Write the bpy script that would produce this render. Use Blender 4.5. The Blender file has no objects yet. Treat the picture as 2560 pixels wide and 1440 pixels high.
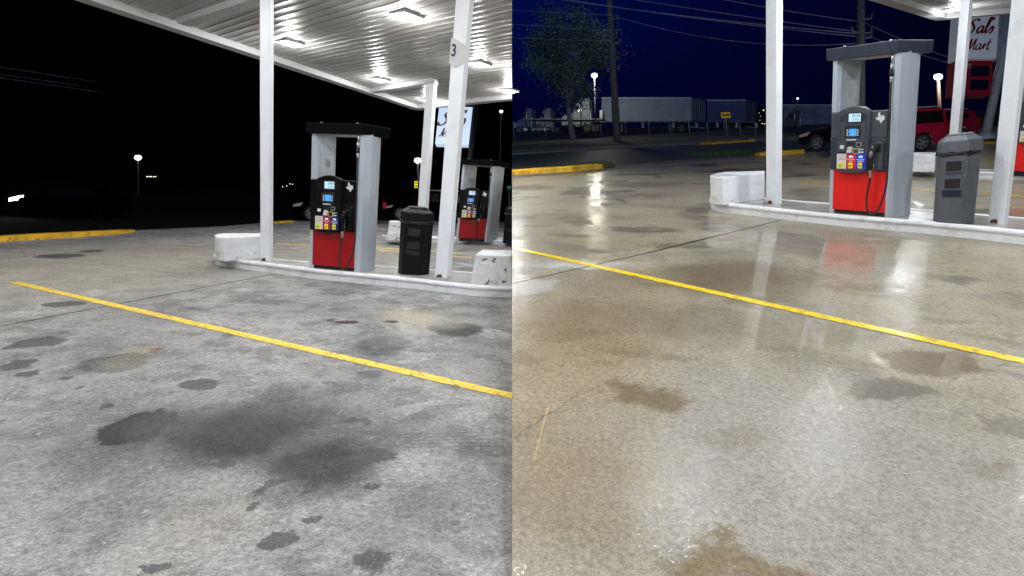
import bpy, bmesh, math, random
import numpy as np
from mathutils import Matrix, Vector
random.seed(7); rng = np.random.RandomState(5)
SC = bpy.context.scene; COL = SC.collection

# ------------------------------------------------------------------ camera
PITCH = math.atan(.25); F = 1300.0
CAMP = np.array([0, 0, 1.45])
FW = np.array([0, math.cos(PITCH), -math.sin(PITCH)]); RT = np.array([1., 0, 0]); UP = np.array([0, math.sin(PITCH), math.cos(PITCH)])
cd = bpy.data.cameras.new('camera'); cam = bpy.data.objects.new('camera', cd); COL.objects.link(cam)
cd.sensor_width = 36; cd.lens = F * 36 / 2560; cd.clip_start = .05; cd.clip_end = 1000
cam.location = CAMP; cam.rotation_euler = (math.pi / 2 - PITCH, 0, 0); SC.camera = cam
SC.view_settings.view_transform = 'Standard'; SC.view_settings.look = 'None'
SC.view_settings.exposure = 0.0; SC.view_settings.gamma = 1
SC.render.engine = 'CYCLES'; SC.cycles.use_denoising = True
SC.cycles.sample_clamp_indirect = 6; SC.cycles.max_bounces = 6
POWER_DRY, POWER_WET = 195, 185

# ------------------------------------------------------------------ night sky: black over the dry half, deep blue over the wet half
W = bpy.data.worlds.new('World'); SC.world = W; W.use_nodes = True
nt = W.node_tree; nt.nodes.clear()
def wn(t, **k):
    n = nt.nodes.new(t)
    for a, b in k.items(): setattr(n, a, b)
    return n
tc = wn('ShaderNodeTexCoord'); sp = wn('ShaderNodeSeparateXYZ'); nt.links.new(tc.outputs['Generated'], sp.inputs[0])
side = wn('ShaderNodeMath', operation='GREATER_THAN'); nt.links.new(sp.outputs[0], side.inputs[0]); side.inputs[1].default_value = 0
el = wn('ShaderNodeMapRange'); nt.links.new(sp.outputs[2], el.inputs[0]); el.inputs[1].default_value = 0.02; el.inputs[2].default_value = .26
az = wn('ShaderNodeMapRange'); nt.links.new(sp.outputs[0], az.inputs[0]); az.inputs[1].default_value = .60; az.inputs[2].default_value = 0.0
mu = wn('ShaderNodeMath', operation='MULTIPLY'); nt.links.new(el.outputs[0], mu.inputs[0]); nt.links.new(az.outputs[0], mu.inputs[1])
mx = wn('ShaderNodeMix', data_type='RGBA'); nt.links.new(mu.outputs[0], mx.inputs['Factor'])
mx.inputs['A'].default_value = (.0004, .0006, .009, 1); mx.inputs['B'].default_value = (.0007, .0030, .056, 1)
m2 = wn('ShaderNodeMix', data_type='RGBA'); nt.links.new(side.outputs[0], m2.inputs['Factor'])
m2.inputs['A'].default_value = (0, 0, 0, 1); nt.links.new(mx.outputs['Result'], m2.inputs['B'])
bg = wn('ShaderNodeBackground'); nt.links.new(m2.outputs['Result'], bg.inputs[0]); bg.inputs[1].default_value = 1
wo = wn('ShaderNodeOutputWorld'); nt.links.new(bg.outputs[0], wo.inputs[0])

ml = bpy.data.lights.new('night_fill_sun', 'SUN'); ml.energy = .36; ml.color = (.50, .70, 1.); ml.angle = math.radians(10); mo = bpy.data.objects.new('night_fill_sun', ml); COL.objects.link(mo)  # blue fill added to lift the dark background, no moon behind it
mo.rotation_euler = (math.radians(52), 0, math.radians(-18))

# ------------------------------------------------------------------ the two forecourts: each a sloping plane with its own plumb line
def ray(px, py): return (px - 1280) * RT + F * FW - (py - 720) * UP
def unit(a): a = np.array(a, float); return a / np.linalg.norm(a)
class Site:
    def __init__(s, plumb, level, tilt, height, sgn):
        s.v = unit(-ray(plumb[0] + 1280, plumb[1] + 720))
        s.n = unit(np.cross(ray(2280, level + tilt * 1000), ray(1280, level)))
        if s.n[2] < 0: s.n = -s.n
        s.o = CAMP - height * s.n; s.sgn = sgn
    def g(s, px, py, z=0.):                        # where the line of sight meets the plane z above the paving
        r = ray(px, py); return CAMP + r * ((s.o + z * s.v - CAMP) @ s.n) / (r @ s.n)
    def z(s, x, y, up=0.):                         # point of the plane over plan position x, y
        p = s.o + up * s.v; return np.array([x, y, p[2] - ((x - p[0]) * s.n[0] + (y - p[1]) * s.n[1]) / s.n[2]])
    def h(s, base, py, z0=0.):
        b = s.g(*base, z0); lo, hi = 0, 30
        for _ in range(50):
            m = (lo + hi) / 2
            if pr(b + m * s.v)[1] > py: lo = m
            else: hi = m
        return lo
def pr(p):
    w = np.array(p) - CAMP; return 1280 + F * (w @ RT) / (w @ FW), 720 - F * (w @ UP) / (w @ FW)
def at(px, py, depth): r = ray(px, py); return CAMP + r * depth / F
def depth(p): return (np.array(p) - CAMP) @ FW
DRY = Site((-615, 5500), 490, .05, 1.40, -1)
WET = Site((645, 5000), 320, -.05, 1.51, 1)

# ------------------------------------------------------------------ materials
MATS = {}
def mat(name, col, rough=.5, metal=0., var=.12, scale=6., bump=0., emit=0., ecol=None, spec=.5, coat=0., dirt=None, alpha=None, dirt_scale=3., dirt_amt=.5, chips=None):
    if name in MATS: return MATS[name]
    m = bpy.data.materials.new(name); m.use_nodes = True; t = m.node_tree; b = t.nodes['Principled BSDF']; L = t.links.new
    c = (*col, 1) if len(col) == 3 else col
    tc = t.nodes.new('ShaderNodeTexCoord'); nz = t.nodes.new('ShaderNodeTexNoise'); nz.inputs['Scale'].default_value = scale; nz.inputs['Detail'].default_value = 6
    L(tc.outputs['Object'], nz.inputs['Vector'])
    mr = t.nodes.new('ShaderNodeMapRange'); L(nz.outputs['Fac'], mr.inputs[0]); mr.inputs[1].default_value = .3; mr.inputs[2].default_value = .7
    mr.inputs[3].default_value = 1 - var; mr.inputs[4].default_value = 1 + var
    mm = t.nodes.new('ShaderNodeMix'); mm.data_type = 'RGBA'; mm.blend_type = 'MULTIPLY'; mm.inputs['Factor'].default_value = 1
    mm.inputs['A'].default_value = c; L(mr.outputs[0], mm.inputs['B']); out = mm.outputs['Result']
    if dirt:
        n2 = t.nodes.new('ShaderNodeTexNoise'); n2.inputs['Scale'].default_value = dirt_scale; n2.inputs['Detail'].default_value = 10; n2.inputs['Roughness'].default_value = .7
        L(tc.outputs['Object'], n2.inputs['Vector'])
        r2 = t.nodes.new('ShaderNodeMapRange'); L(n2.outputs['Fac'], r2.inputs[0]); r2.inputs[1].default_value = .52; r2.inputs[2].default_value = .68; r2.inputs[3].default_value = 0; r2.inputs[4].default_value = dirt_amt
        md = t.nodes.new('ShaderNodeMix'); md.data_type = 'RGBA'; L(r2.outputs[0], md.inputs['Factor']); L(out, md.inputs['A']); md.inputs['B'].default_value = (*dirt, 1); out = md.outputs['Result']
    if chips:
        cs, th = chips; n5 = t.nodes.new('ShaderNodeTexNoise'); n5.inputs['Scale'].default_value = cs; n5.inputs['Detail'].default_value = 8; n5.inputs['Roughness'].default_value = .65; L(tc.outputs['Object'], n5.inputs['Vector'])
        r5 = t.nodes.new('ShaderNodeMapRange'); L(n5.outputs['Fac'], r5.inputs[0]); r5.inputs[1].default_value = th; r5.inputs[2].default_value = th + .015; r5.inputs[4].default_value = .85
        m5 = t.nodes.new('ShaderNodeMix'); m5.data_type = 'RGBA'; L(r5.outputs[0], m5.inputs['Factor']); L(out, m5.inputs['A']); m5.inputs['B'].default_value = (.07, .065, .06, 1); out = m5.outputs['Result']
    L(out, b.inputs['Base Color'])
    b.inputs['Roughness'].default_value = rough; b.inputs['Metallic'].default_value = metal; b.inputs['Specular IOR Level'].default_value = spec; b.inputs['Coat Weight'].default_value = coat
    if bump:
        n3 = t.nodes.new('ShaderNodeTexNoise'); n3.inputs['Scale'].default_value = scale * 4; n3.inputs['Detail'].default_value = 5; L(tc.outputs['Object'], n3.inputs['Vector'])
        bp = t.nodes.new('ShaderNodeBump'); bp.inputs['Strength'].default_value = bump; bp.inputs['Distance'].default_value = .02; L(n3.outputs['Fac'], bp.inputs['Height']); L(bp.outputs[0], b.inputs['Normal'])
    if emit:
        b.inputs['Emission Color'].default_value = (*(ecol or col), 1); b.inputs['Emission Strength'].default_value = emit
    if alpha is not None:
        wv = t.nodes.new('ShaderNodeTexChecker'); b.inputs['Alpha'].default_value = alpha
    MATS[name] = m; return m

def paving(name, site, wet):
    """concrete paving with joints, stains, tyre marks and (when wet) puddles and painted light; coordinates are metres on the plan"""
    m = bpy.data.materials.new(name); m.use_nodes = True; t = m.node_tree; b = t.nodes['Principled BSDF']; L = t.links.new; N = t.nodes.new
    tc = N('ShaderNodeTexCoord'); P = tc.outputs['Object']
    def noise(scale, det=6, rough=.55, vec=None, dist=0):
        n = N('ShaderNodeTexNoise'); n.inputs['Scale'].default_value = scale; n.inputs['Detail'].default_value = det; n.inputs['Roughness'].default_value = rough
        n.inputs['Distortion'].default_value = dist; L(vec or P, n.inputs['Vector']); return n
    def rng_(x, a, b_, c=0., d=1., smooth=True):
        r = N('ShaderNodeMapRange'); L(x, r.inputs[0])
        for i, v in enumerate((a, b_, c, d)): r.inputs[i + 1].default_value = v
        if smooth: r.interpolation_type = 'SMOOTHSTEP'
        return r.outputs[0]
    def mixc(f, a, b_, mode='MIX'):
        x = N('ShaderNodeMix'); x.data_type = 'RGBA'; x.blend_type = mode
        for s, v in (('Factor', f), ('A', a), ('B', b_)):
            if isinstance(v, (tuple, float, int)): x.inputs[s].default_value = v if not isinstance(v, tuple) else (*v, 1)
            else: L(v, x.inputs[s])
        return x.outputs['Result']
    def ma(op, a, b_=None):
        x = N('ShaderNodeMath'); x.operation = op
        for i, v in enumerate((a, b_)):
            if v is None: continue
            if isinstance(v, (float, int)): x.inputs[i].default_value = v
            else: L(v, x.inputs[i])
        return x.outputs[0]
    # edges of every patch wander with this warp
    wn1 = noise(2.3, 8, .65); wsub = N('ShaderNodeVectorMath'); wsub.operation = 'SUBTRACT'; L(wn1.outputs['Color'], wsub.inputs[0]); wsub.inputs[1].default_value = (.5, .5, .5)
    wsc = N('ShaderNodeVectorMath'); wsc.operation = 'SCALE'; L(wsub.outputs[0], wsc.inputs[0]); wsc.inputs['Scale'].default_value = .42 if not wet else .8
    wadd = N('ShaderNodeVectorMath'); wadd.operation = 'ADD'; L(P, wadd.inputs[0]); L(wsc.outputs[0], wadd.inputs[1]); Pw = wadd.outputs[0]
    wf = noise(9, 7, .7); ws1 = N('ShaderNodeVectorMath'); ws1.operation = 'SUBTRACT'; L(wf.outputs['Color'], ws1.inputs[0]); ws1.inputs[1].default_value = (.5, .5, .5); ws2 = N('ShaderNodeVectorMath'); ws2.operation = 'SCALE'; L(ws1.outputs[0], ws2.inputs[0]); ws2.inputs['Scale'].default_value = .20
    wa2 = N('ShaderNodeVectorMath'); wa2.operation = 'ADD'; L(P, wa2.inputs[0]); L(ws2.outputs[0], wa2.inputs[1]); Pf = wa2.outputs[0]
    big = noise(.55, 6, .6); mid = noise(2.6, 9, .68); fine = noise(38, 8, .85); grit = noise(240, 3, .7)
    if not wet:
        col = mixc(rng_(big.outputs[0], .35, .65), (.20, .20, .20), (.34, .338, .333))
        col = mixc(rng_(mid.outputs[0], .44, .62, 0, .8), col, (.145, .144, .142)); 
        lw = noise(1.3, 9, .7, dist=.6); col = mixc(rng_(lw.outputs[0], .54, .70, 0, .75), col, (.50, .50, .51))
        scr = noise(6.5, 12, .82, dist=.4); col = mixc(rng_(scr.outputs[0], .535, .60, 0, .45), col, (.11, .11, .11)); sc2 = noise(17, 10, .8); col = mixc(rng_(sc2.outputs[0], .56, .62, 0, .4), col, (.5, .5, .49))
        mb = N('ShaderNodeMapping'); L(P, mb.inputs['Vector']); mb.inputs['Rotation'].default_value = (0, 0, .55); mb.inputs['Scale'].default_value = (14, 190, 1)
        br = noise(1, 4, .6, vec=mb.outputs[0]); col = mixc(1., col, rng_(br.outputs[0], .3, .7, .80, 1.2), 'MULTIPLY')
        mb2 = N('ShaderNodeMapping'); L(P, mb2.inputs['Vector']); mb2.inputs['Rotation'].default_value = (0, 0, -.25); mb2.inputs['Scale'].default_value = (1.2, 9, 1)
        br2 = noise(1, 6, .7, vec=mb2.outputs[0]); col = mixc(1., col, rng_(br2.outputs[0], .3, .7, .95, 1.05), 'MULTIPLY')
    else:
        col = mixc(rng_(big.outputs[0], .35, .65), (.255, .218, .135), (.29, .268, .205))
        col = mixc(rng_(mid.outputs[0], .45, .68, 0, .55), col, (.155, .135, .095))
    if wet:
        scw = noise(3.2, 11, .78, dist=.5); col = mixc(rng_(scw.outputs[0], .53, .60, 0, .5), col, (.13, .10, .055)); sw2 = noise(8, 10, .8); col = mixc(rng_(sw2.outputs[0], .56, .64, 0, .4), col, (.40, .38, .31))
    g1 = rng_(fine.outputs[0], .3, .7, .55, 1.45); g2 = rng_(grit.outputs[0], .3, .7, .65, 1.35)

    # aggregate: exposed pebbles
    vor = N('ShaderNodeTexVoronoi'); vor.inputs['Scale'].default_value = 75; L(P, vor.inputs['Vector'])
    agg = ma('MULTIPLY', rng_(vor.outputs['Distance'], .38, .12), rng_(noise(1.1, 4).outputs[0], .42, .62))
    col = mixc(ma('MULTIPLY', agg, .45 if wet else .3), col, (.50, .46, .36) if wet else (.5, .5, .47))
    # pits and dropped specks
    v2 = N('ShaderNodeTexVoronoi'); v2.inputs['Scale'].default_value = 9; v2.inputs['Randomness'].default_value = 1; L(Pf, v2.inputs['Vector'])
    pick = N('ShaderNodeSeparateColor'); L(v2.outputs['Color'], pick.inputs[0])
    spk = ma('MULTIPLY', ma('LESS_THAN', v2.outputs['Distance'], .075), ma('GREATER_THAN', pick.outputs[0], .72))
    col = mixc(ma('MULTIPLY', spk, .75), col, (.05, .045, .04))
    v3 = N('ShaderNodeTexVoronoi'); v3.inputs['Scale'].default_value = 5; L(Pf, v3.inputs['Vector'])
    p3 = N('ShaderNodeSeparateColor'); L(v3.outputs['Color'], p3.inputs[0])
    sp3 = ma('MULTIPLY', ma('LESS_THAN', v3.outputs['Distance'], .05), ma('GREATER_THAN', p3.outputs[1], .85))
    col = mixc(sp3, col, (.75, .75, .72))
    if not wet:
        for sc_, th, pk, dk_ in ((2.3, .11, .55, .75), (4.6, .09, .60, .65)):
            vq = N('ShaderNodeTexVoronoi'); vq.inputs['Scale'].default_value = sc_; L(Pf, vq.inputs['Vector']); pq = N('ShaderNodeSeparateColor'); L(vq.outputs['Color'], pq.inputs[0])
            col = mixc(ma('MULTIPLY', ma('MULTIPLY', rng_(vq.outputs['Distance'], th * 1.15, th * .85), ma('GREATER_THAN', pq.outputs[2], pk)), dk_), col, (.09, .09, .093))
    def spot(px, py, rx, ry, color, amt, soft=.35, vec=None, grain=0.):
        c = site.g(px, py); a = site.g(px + rx, py) - c; bb = (site.g(px, py - ry) - site.g(px, py + ry)) / 2
        mp = N('ShaderNodeMapping'); mp.vector_type = 'TEXTURE'; L(vec or Pw, mp.inputs['Vector'])
        mp.inputs['Location'].default_value = (c[0], c[1], 0); ang = math.atan2(a[1], a[0])
        mp.inputs['Rotation'].default_value = (0, 0, ang)
        perp = abs(-bb[0] * math.sin(ang) + bb[1] * math.cos(ang))
        mp.inputs['Scale'].default_value = (np.linalg.norm(a[:2]), perp, 1e4)
        ln = N('ShaderNodeVectorMath'); ln.operation = 'LENGTH'; L(mp.outputs[0], ln.inputs[0])
        f = rng_(ln.outputs['Value'], 1 + soft, 1 - soft, 0, amt)
        if grain: f = ma('MULTIPLY', f, rng_(mid.outputs[0], .35, .6, 1 - grain, 1))
        return mixc(f, COLR[0], color), f
    COLR = [col]; WATER = []
    def stain_or_light(*a, **k):
        c, f = spot(*a, **k); COLR[0] = c; WATER.append(f) if a[4] in ((.12, .078, .025), (.085, .068, .04)) else None; return f
    def line(p, q, w, color, amt, vec=P):
        a, c = site.g(*p), site.g(*q); ang = math.atan2(c[1] - a[1], c[0] - a[0]); ln = math.hypot(c[0] - a[0], c[1] - a[1])
        mp = N('ShaderNodeMapping'); mp.vector_type = 'TEXTURE'; L(vec or Pf, mp.inputs['Vector'])
        mp.inputs['Location'].default_value = (a[0], a[1], 0); mp.inputs['Rotation'].default_value = (0, 0, ang)
        s = N('ShaderNodeSeparateXYZ'); L(mp.outputs[0], s.inputs[0])
        f = ma('LESS_THAN', ma('ABSOLUTE', s.outputs[1]), w)
        f = ma('MULTIPLY', f, ma('MULTIPLY', ma('GREATER_THAN', s.outputs[0], 0), ma('LESS_THAN', s.outputs[0], ln)))
        COLR[0] = mixc(ma('MULTIPLY', f, amt), COLR[0], color); return f
    OIL = (.020, .020, .024); DK = (.065, .065, .07); TAN = (.42, .38, .27)
    ruff = None
    if not wet:
        stain_or_light(250, 655, 420, 60, (.37, .345, .27), .55, .6); stain_or_light(820, 640, 200, 30, (.33, .31, .25), .5, .6)
        # broad grime between the pumps and the camera
        stain_or_light(640, 1080, 330, 90, DK, .78, .55, grain=.3); stain_or_light(800, 1165, 135, 66, OIL, .85, .5)
        stain_or_light(345, 1066, 82, 44, OIL, .92, .08, vec=Pf); stain_or_light(395, 1062, 70, 36, (.09, .09, .1), .5, .25)
        stain_or_light(600, 1085, 160, 58, OIL, .88, .5); stain_or_light(560, 1060, 200, 50, DK, .45, .6)
        stain_or_light(760, 980, 110, 32, DK, .55, .5, grain=.5); stain_or_light(270, 912, 88, 26, DK, .85, .15, grain=.3); stain_or_light(310, 905, 60, 22, (.2, .185, .14), .55, .3)
        stain_or_light(370, 875, 26, 5, (.16, .055, .03), .95, .45); stain_or_light(330, 878, 40, 10, TAN, .35, .5)
        stain_or_light(1145, 822, 62, 17, OIL, .85, .2, vec=Pf); stain_or_light(1088, 818, 26, 7, DK, .8, .15, vec=Pf); stain_or_light(1140, 834, 42, 9, DK, .75, .15, vec=Pf)
        stain_or_light(1030, 792, 75, 20, (.47, .44, .33), .6, .6); stain_or_light(1100, 805, 90, 16, (.42, .40, .32), .45, .6)
        stain_or_light(868, 806, 30, 4.5, (.045, .02, .016), .95, .15, vec=Pf); stain_or_light(826, 800, 9, 4, OIL, .8, .3, vec=Pf); stain_or_light(978, 804, 14, 3, OIL, .9, .3, vec=Pf)
        stain_or_light(960, 862, 62, 24, DK, .85, .35, grain=.3); stain_or_light(925, 838, 90, 12, DK, .35, .5, grain=.4)
        stain_or_light(430, 775, 60, 14, DK, .5, .5, grain=.4); stain_or_light(925, 938, 42, 8, DK, .65, .3); stain_or_light(935, 1398, 38, 34, OIL, .65, .2, vec=Pf)
        stain_or_light(1090, 1100, 120, 34, DK, .5, .5, grain=.7); stain_or_light(1215, 1215, 90, 50, DK, .45, .5, grain=.7); stain_or_light(490, 1320, 130, 90, (.3, .28, .22), .35, .6)
        for s in ((60, 905, 30, 8), (30, 868, 18, 7), (100, 855, 60, 14), (70, 935, 32, 8), (28, 918, 36, 12), (165, 945, 16, 5), (200, 968, 12, 4), 
                  (262, 1016, 18, 7), (640, 1265, 16, 10), (650, 1225, 14, 10), (876, 1052, 16, 5), (775, 1300, 14, 9), (395, 1420, 30, 14), (935, 1215, 14, 9),
                  (560, 1160, 26, 12), (160, 760, 50, 8), (500, 960, 50, 14), (930, 1140, 60, 16), (700, 1350, 50, 20), (150, 640, 60, 6), (230, 628, 30, 4)):
            stain_or_light(*s, DK, .85, .12, vec=Pf)
        # tyre scuffs
        for k in range(5): line((1010, 1086 + k * 8), (1225, 1080 + k * 9), .006, OIL, .32)
        for k in range(2): line((90, 985 + k * 6), (170, 975 + k * 6), .006, OIL, .3)
        # joints
        JT = (.035, .035, .035)
        line((0, 816), (560, 709), .017, JT, 1.); line((560, 709), (760, 671), .019, JT, 1.); line((0, 646), (620, 596), .010, JT, .7); line((0, 624), (560, 700), .010, JT, .55)
        line((960, 690), (1280, 700), .006, JT, .0); line((410, 654), (640, 690), .008, JT, .5); line((960, 634), (1010, 620), .012, JT, .6)
        rough = rng_(mid.outputs[0], .35, .65, .6, .8); bump_amt = .5; b.inputs['Specular IOR Level'].default_value = .3
    else:
        stain_or_light(2080, 1180, 620, 330, (.245, .238, .215), .75, .6)
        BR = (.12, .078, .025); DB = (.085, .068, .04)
        stain_or_light(1500, 480, 420, 52, (.46, .42, .32), .8, .5, vec=P); stain_or_light(2050, 480, 200, 40, (.44, .40, .31), .6, .5, vec=P)  # far apron painted lighter to make up for weak lamp light there
        stain_or_light(1400, 950, 190, 160, (.23, .165, .075), .55, .8); stain_or_light(1840, 1400, 120, 40, (.16, .11, .03), .7, .5); stain_or_light(1560, 760, 240, 70, (.24, .20, .13), .4, .8)
        stain_or_light(1600, 985, 110, 34, BR, .85, .35); stain_or_light(2230, 975, 130, 34, DB, .85, .22); stain_or_light(2350, 905, 110, 32, BR, .9, .22)
        stain_or_light(1840, 690, 170, 44, BR, .7, .4); stain_or_light(1500, 800, 220, 60, BR, .5, .7, grain=.3); stain_or_light(1500, 700, 150, 28, BR, .35, .5)
        stain_or_light(1800, 1390, 120, 44, BR, .6, .6, grain=.4); stain_or_light(1420, 1180, 170, 110, (.19, .145, .08), .5, .7); stain_or_light(1400, 1330, 200, 110, (.18, .14, .08), .45, .7)
        stain_or_light(1840, 1085, 70, 26, BR, .3, .6); stain_or_light(2400, 700, 60, 10, DB, .6, .4); stain_or_light(2080, 905, 120, 26, BR, .35, .6)
        stain_or_light(1390, 615, 150, 22, (.2, .18, .12), .5, .6, grain=.5); stain_or_light(1600, 575, 90, 9, DB, .6, .3, grain=.4); stain_or_light(1440, 545, 160, 14, BR, .4, .6, grain=.5)
        stain_or_light(1330, 470, 60, 6, DB, .5, .4, grain=.4); stain_or_light(1560, 490, 120, 8, DB, .35, .5, grain=.6); stain_or_light(1800, 565, 70, 12, DB, .45, .4, grain=.4)
        stain_or_light(2010, 600, 160, 22, (.30, .27, .24), .4, .6); stain_or_light(1600, 462, 110, 7, BR, .35, .6); stain_or_light(2020, 480, 60, 14, DB, .5, .5, grain=.5); stain_or_light(2100, 840, 80, 18, BR, .4, .5)
        stain_or_light(2540, 1060, 40, 30, DB, .6, .4); stain_or_light(2560, 940, 40, 30, DB, .5, .4); stain_or_light(1900, 830, 130, 40, (.17, .14, .09), .5, .6, grain=.3)
        stain_or_light(1500, 492, 20, 5, (.75, .75, .75), .5, .5); stain_or_light(1400, 660, 150, 10, (.5, .5, .5), .55, .4, grain=.5); stain_or_light(1330, 715, 60, 18, (.45, .45, .46), .6, .4, grain=.3); stain_or_light(1500, 660, 130, 9, (.5, .5, .5), .5, .5, grain=.6)  # small white lamp glint painted into the colour, then pale grey patches
        for q_ in ((1900, 750, 90, 10), (2350, 800, 60, 10), (1560, 880, 90, 12), (1420, 590, 60, 5), (1340, 565, 50, 4), (1700, 615, 70, 7), (2160, 720, 80, 9), (2300, 690, 50, 6), (1980, 880, 60, 12), (1420, 840, 80, 12), (1330, 900, 50, 14), (1700, 900, 70, 10), (1680, 1360, 60, 20), (2460, 1180, 60, 22)): stain_or_light(*q_, BR, .45, .5)
        JT = (.03, .028, .022)
        line((1280, 709), (1620, 632), .015, JT, 1.); line((1620, 632), (1962, 548), .022, JT, 1.); line((1812, 588), (2120, 640), .008, JT, .7); line((2120, 640), (2560, 690), .006, JT, .4); line((1280, 520), (1912, 424), .014, JT, .6)
        line((1280, 478), (1560, 522), .008, JT, .35); line((1560, 522), (1900, 556), .008, JT, .5); line((2290, 475), (2345, 462), .014, JT, .7)
        wob = noise(3.5, 4, .6); vs = N('ShaderNodeVectorMath'); vs.operation = 'SCALE'; L(wob.outputs['Color'], vs.inputs[0]); vs.inputs['Scale'].default_value = .22
        va = N('ShaderNodeVectorMath'); va.operation = 'ADD'; L(P, va.inputs[0]); L(vs.outputs[0], va.inputs[1]); vb = N('ShaderNodeVectorMath'); vb.operation = 'SUBTRACT'; L(va.outputs[0], vb.inputs[0]); vb.inputs[1].default_value = (.11, .11, 0)
        line((1281, 1105), (1400, 1010), .0035, JT, .9, vec=vb.outputs[0]); line((1400, 1010), (1560, 935), .003, JT, .8, vec=vb.outputs[0])
        line((1372, 1010), (1335, 1150), .005, (.55, .36, .12), .5)
        pool = noise(.85, 5, .5, dist=.4); pm = rng_(pool.outputs[0], .53, .63)
        for q in ((2100, 640, 120, 52), (1950, 700, 110, 90), (1950, 600, 80, 30), (1750, 690, 120, 40)): pm = ma('MAXIMUM', pm, spot(*q, (0, 0, 0), .9, .45)[1])
        for q in WATER: pm = ma('MAXIMUM', pm, q)
        rough = N('ShaderNodeMix'); rough.data_type = 'FLOAT'; L(pm, rough.inputs['Factor']); rough.inputs['A'].default_value = .55; rough.inputs['B'].default_value = .40; rough = rough.outputs['Result']
        bump_amt = .30
        b.inputs['Coat IOR'].default_value = 1.36; L(rng_(pm, 0, 1, .34, .9), b.inputs['Coat Weight']); L(rng_(pm, 0, 1, .135, .05), b.inputs['Coat Roughness'])
        geo = N('ShaderNodeNewGeometry'); acc = geo.outputs['Normal']
        for sc_, am in ((330, .13), (110, .07)):
            vv = N('ShaderNodeTexVoronoi'); vv.inputs['Scale'].default_value = sc_; L(P, vv.inputs['Vector'])
            sb = N('ShaderNodeVectorMath'); sb.operation = 'SUBTRACT'; L(vv.outputs['Color'], sb.inputs[0]); sb.inputs[1].default_value = (.5, .5, .5)
            ss = N('ShaderNodeVectorMath'); ss.operation = 'SCALE'; L(sb.outputs[0], ss.inputs[0]); L(rng_(pm, .1, .9, am, .004), ss.inputs['Scale'])
            ad = N('ShaderNodeVectorMath'); ad.operation = 'ADD'; L(acc, ad.inputs[0]); L(ss.outputs[0], ad.inputs[1]); acc = ad.outputs[0]
        nn_ = N('ShaderNodeVectorMath'); nn_.operation = 'NORMALIZE'; L(acc, nn_.inputs[0]); L(nn_.outputs[0], b.inputs['Coat Normal'])
    fin = mixc(1., mixc(1., COLR[0], g1, 'MULTIPLY'), g2, 'MULTIPLY')
    grs = noise(95, 4, .8); fin = mixc(rng_(grs.outputs[0], .60, .66, 0, .35), fin, (.06, .055, .05)); fin = mixc(rng_(grs.outputs[0], .38, .33, 0, .35), fin, (.55, .53, .48))
    L(fin, b.inputs['Base Color']); L(rough, b.inputs['Roughness'])
    bp = N('ShaderNodeBump'); bp.inputs['Distance'].default_value = .004; bp.inputs['Strength'].default_value = bump_amt
    hsum = ma('ADD', ma('MULTIPLY', fine.outputs[0], 1.0), ma('MULTIPLY', grit.outputs[0], .5))
    if wet:
        hsum = ma('MULTIPLY', hsum, rng_(pool.outputs[0], .50, .66, 1., .25))
    L(hsum, bp.inputs['Height']); L(bp.outputs[0], b.inputs['Normal'])
    return m

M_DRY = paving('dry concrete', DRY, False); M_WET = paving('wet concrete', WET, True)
WHITE = mat('chipped white paint', (.80, .83, .88), .4, var=.04, scale=3, bump=.06, dirt=(.5, .49, .47), dirt_scale=4, dirt_amt=.25, chips=(6, .70))
WHITEB = mat('scuffed white masonry paint', (.78, .80, .84), .6, var=.07, scale=3, bump=.12, dirt=(.35, .35, .34), dirt_scale=6, dirt_amt=.45, chips=(8, .66))
WHITED = mat('scraped white masonry paint', (.70, .71, .73), .6, var=.14, scale=4, bump=.3, dirt=(.25, .25, .25), dirt_scale=4.5, dirt_amt=.7, chips=(7, .60))
KERB = mat('white kerb paint', (.84, .86, .90), .4, var=.06, scale=4, bump=.08, dirt=(.25, .24, .22), dirt_scale=6, dirt_amt=.35, chips=(7, .665))
SOFFIT = mat('soffit enamel', (.40, .395, .385), .38, var=.10, scale=2, bump=.03, dirt=(.30, .29, .28), dirt_scale=1.5, dirt_amt=.6)
BEAM = mat('beam enamel', (.52, .52, .53), .45, var=.08, scale=2, dirt=(.4, .39, .37), dirt_scale=2)
SILVER = mat('brushed column sheet', (.56, .63, .72), .3, .35, var=.05, scale=4)
SILVERI = mat('column lining sheet', (.66, .71, .76), .25, .4, var=.06, scale=3)
GREY = mat('charcoal pump plastic', (.050, .056, .072), .42, var=.15, scale=8)
GREY2 = mat('navy pump plastic', (.032, .038, .058), .38, var=.12, scale=8)
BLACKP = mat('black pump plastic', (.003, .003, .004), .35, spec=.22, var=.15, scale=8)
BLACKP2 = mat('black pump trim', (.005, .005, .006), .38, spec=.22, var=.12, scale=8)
NAVY = mat('navy cap sheet', (.020, .026, .050), .35, var=.1, scale=5)
BLK = mat('matt black', (.006, .006, .007), .6)
RED = mat('bright red panel', (.78, .010, .008), .33, var=.05, scale=3)
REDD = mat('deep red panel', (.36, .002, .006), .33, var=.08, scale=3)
RUB = mat('hose rubber', (.018, .020, .022), .4)
CHR = mat('swivel metal', (.55, .56, .58), .3, .9, var=.2, scale=30)
LCD = mat('lcd glass', (.35, .52, .62), .2, emit=.62, ecol=(.50, .74, .92), var=.03)
SCRN = mat('blue screen', (.02, .18, .6), .2, emit=.75, ecol=(.05, .34, .95), var=.05)
INK = mat('dark ink', (.015, .02, .03), .5); INKW = mat('white ink', (.8, .8, .8), .5, var=.02); INKR = mat('red ink', (.5, .05, .04), .5)
STK = mat('white sticker', (.70, .72, .74), .5, var=.1, scale=40, dirt=(.4, .4, .4), dirt_scale=30)
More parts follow.
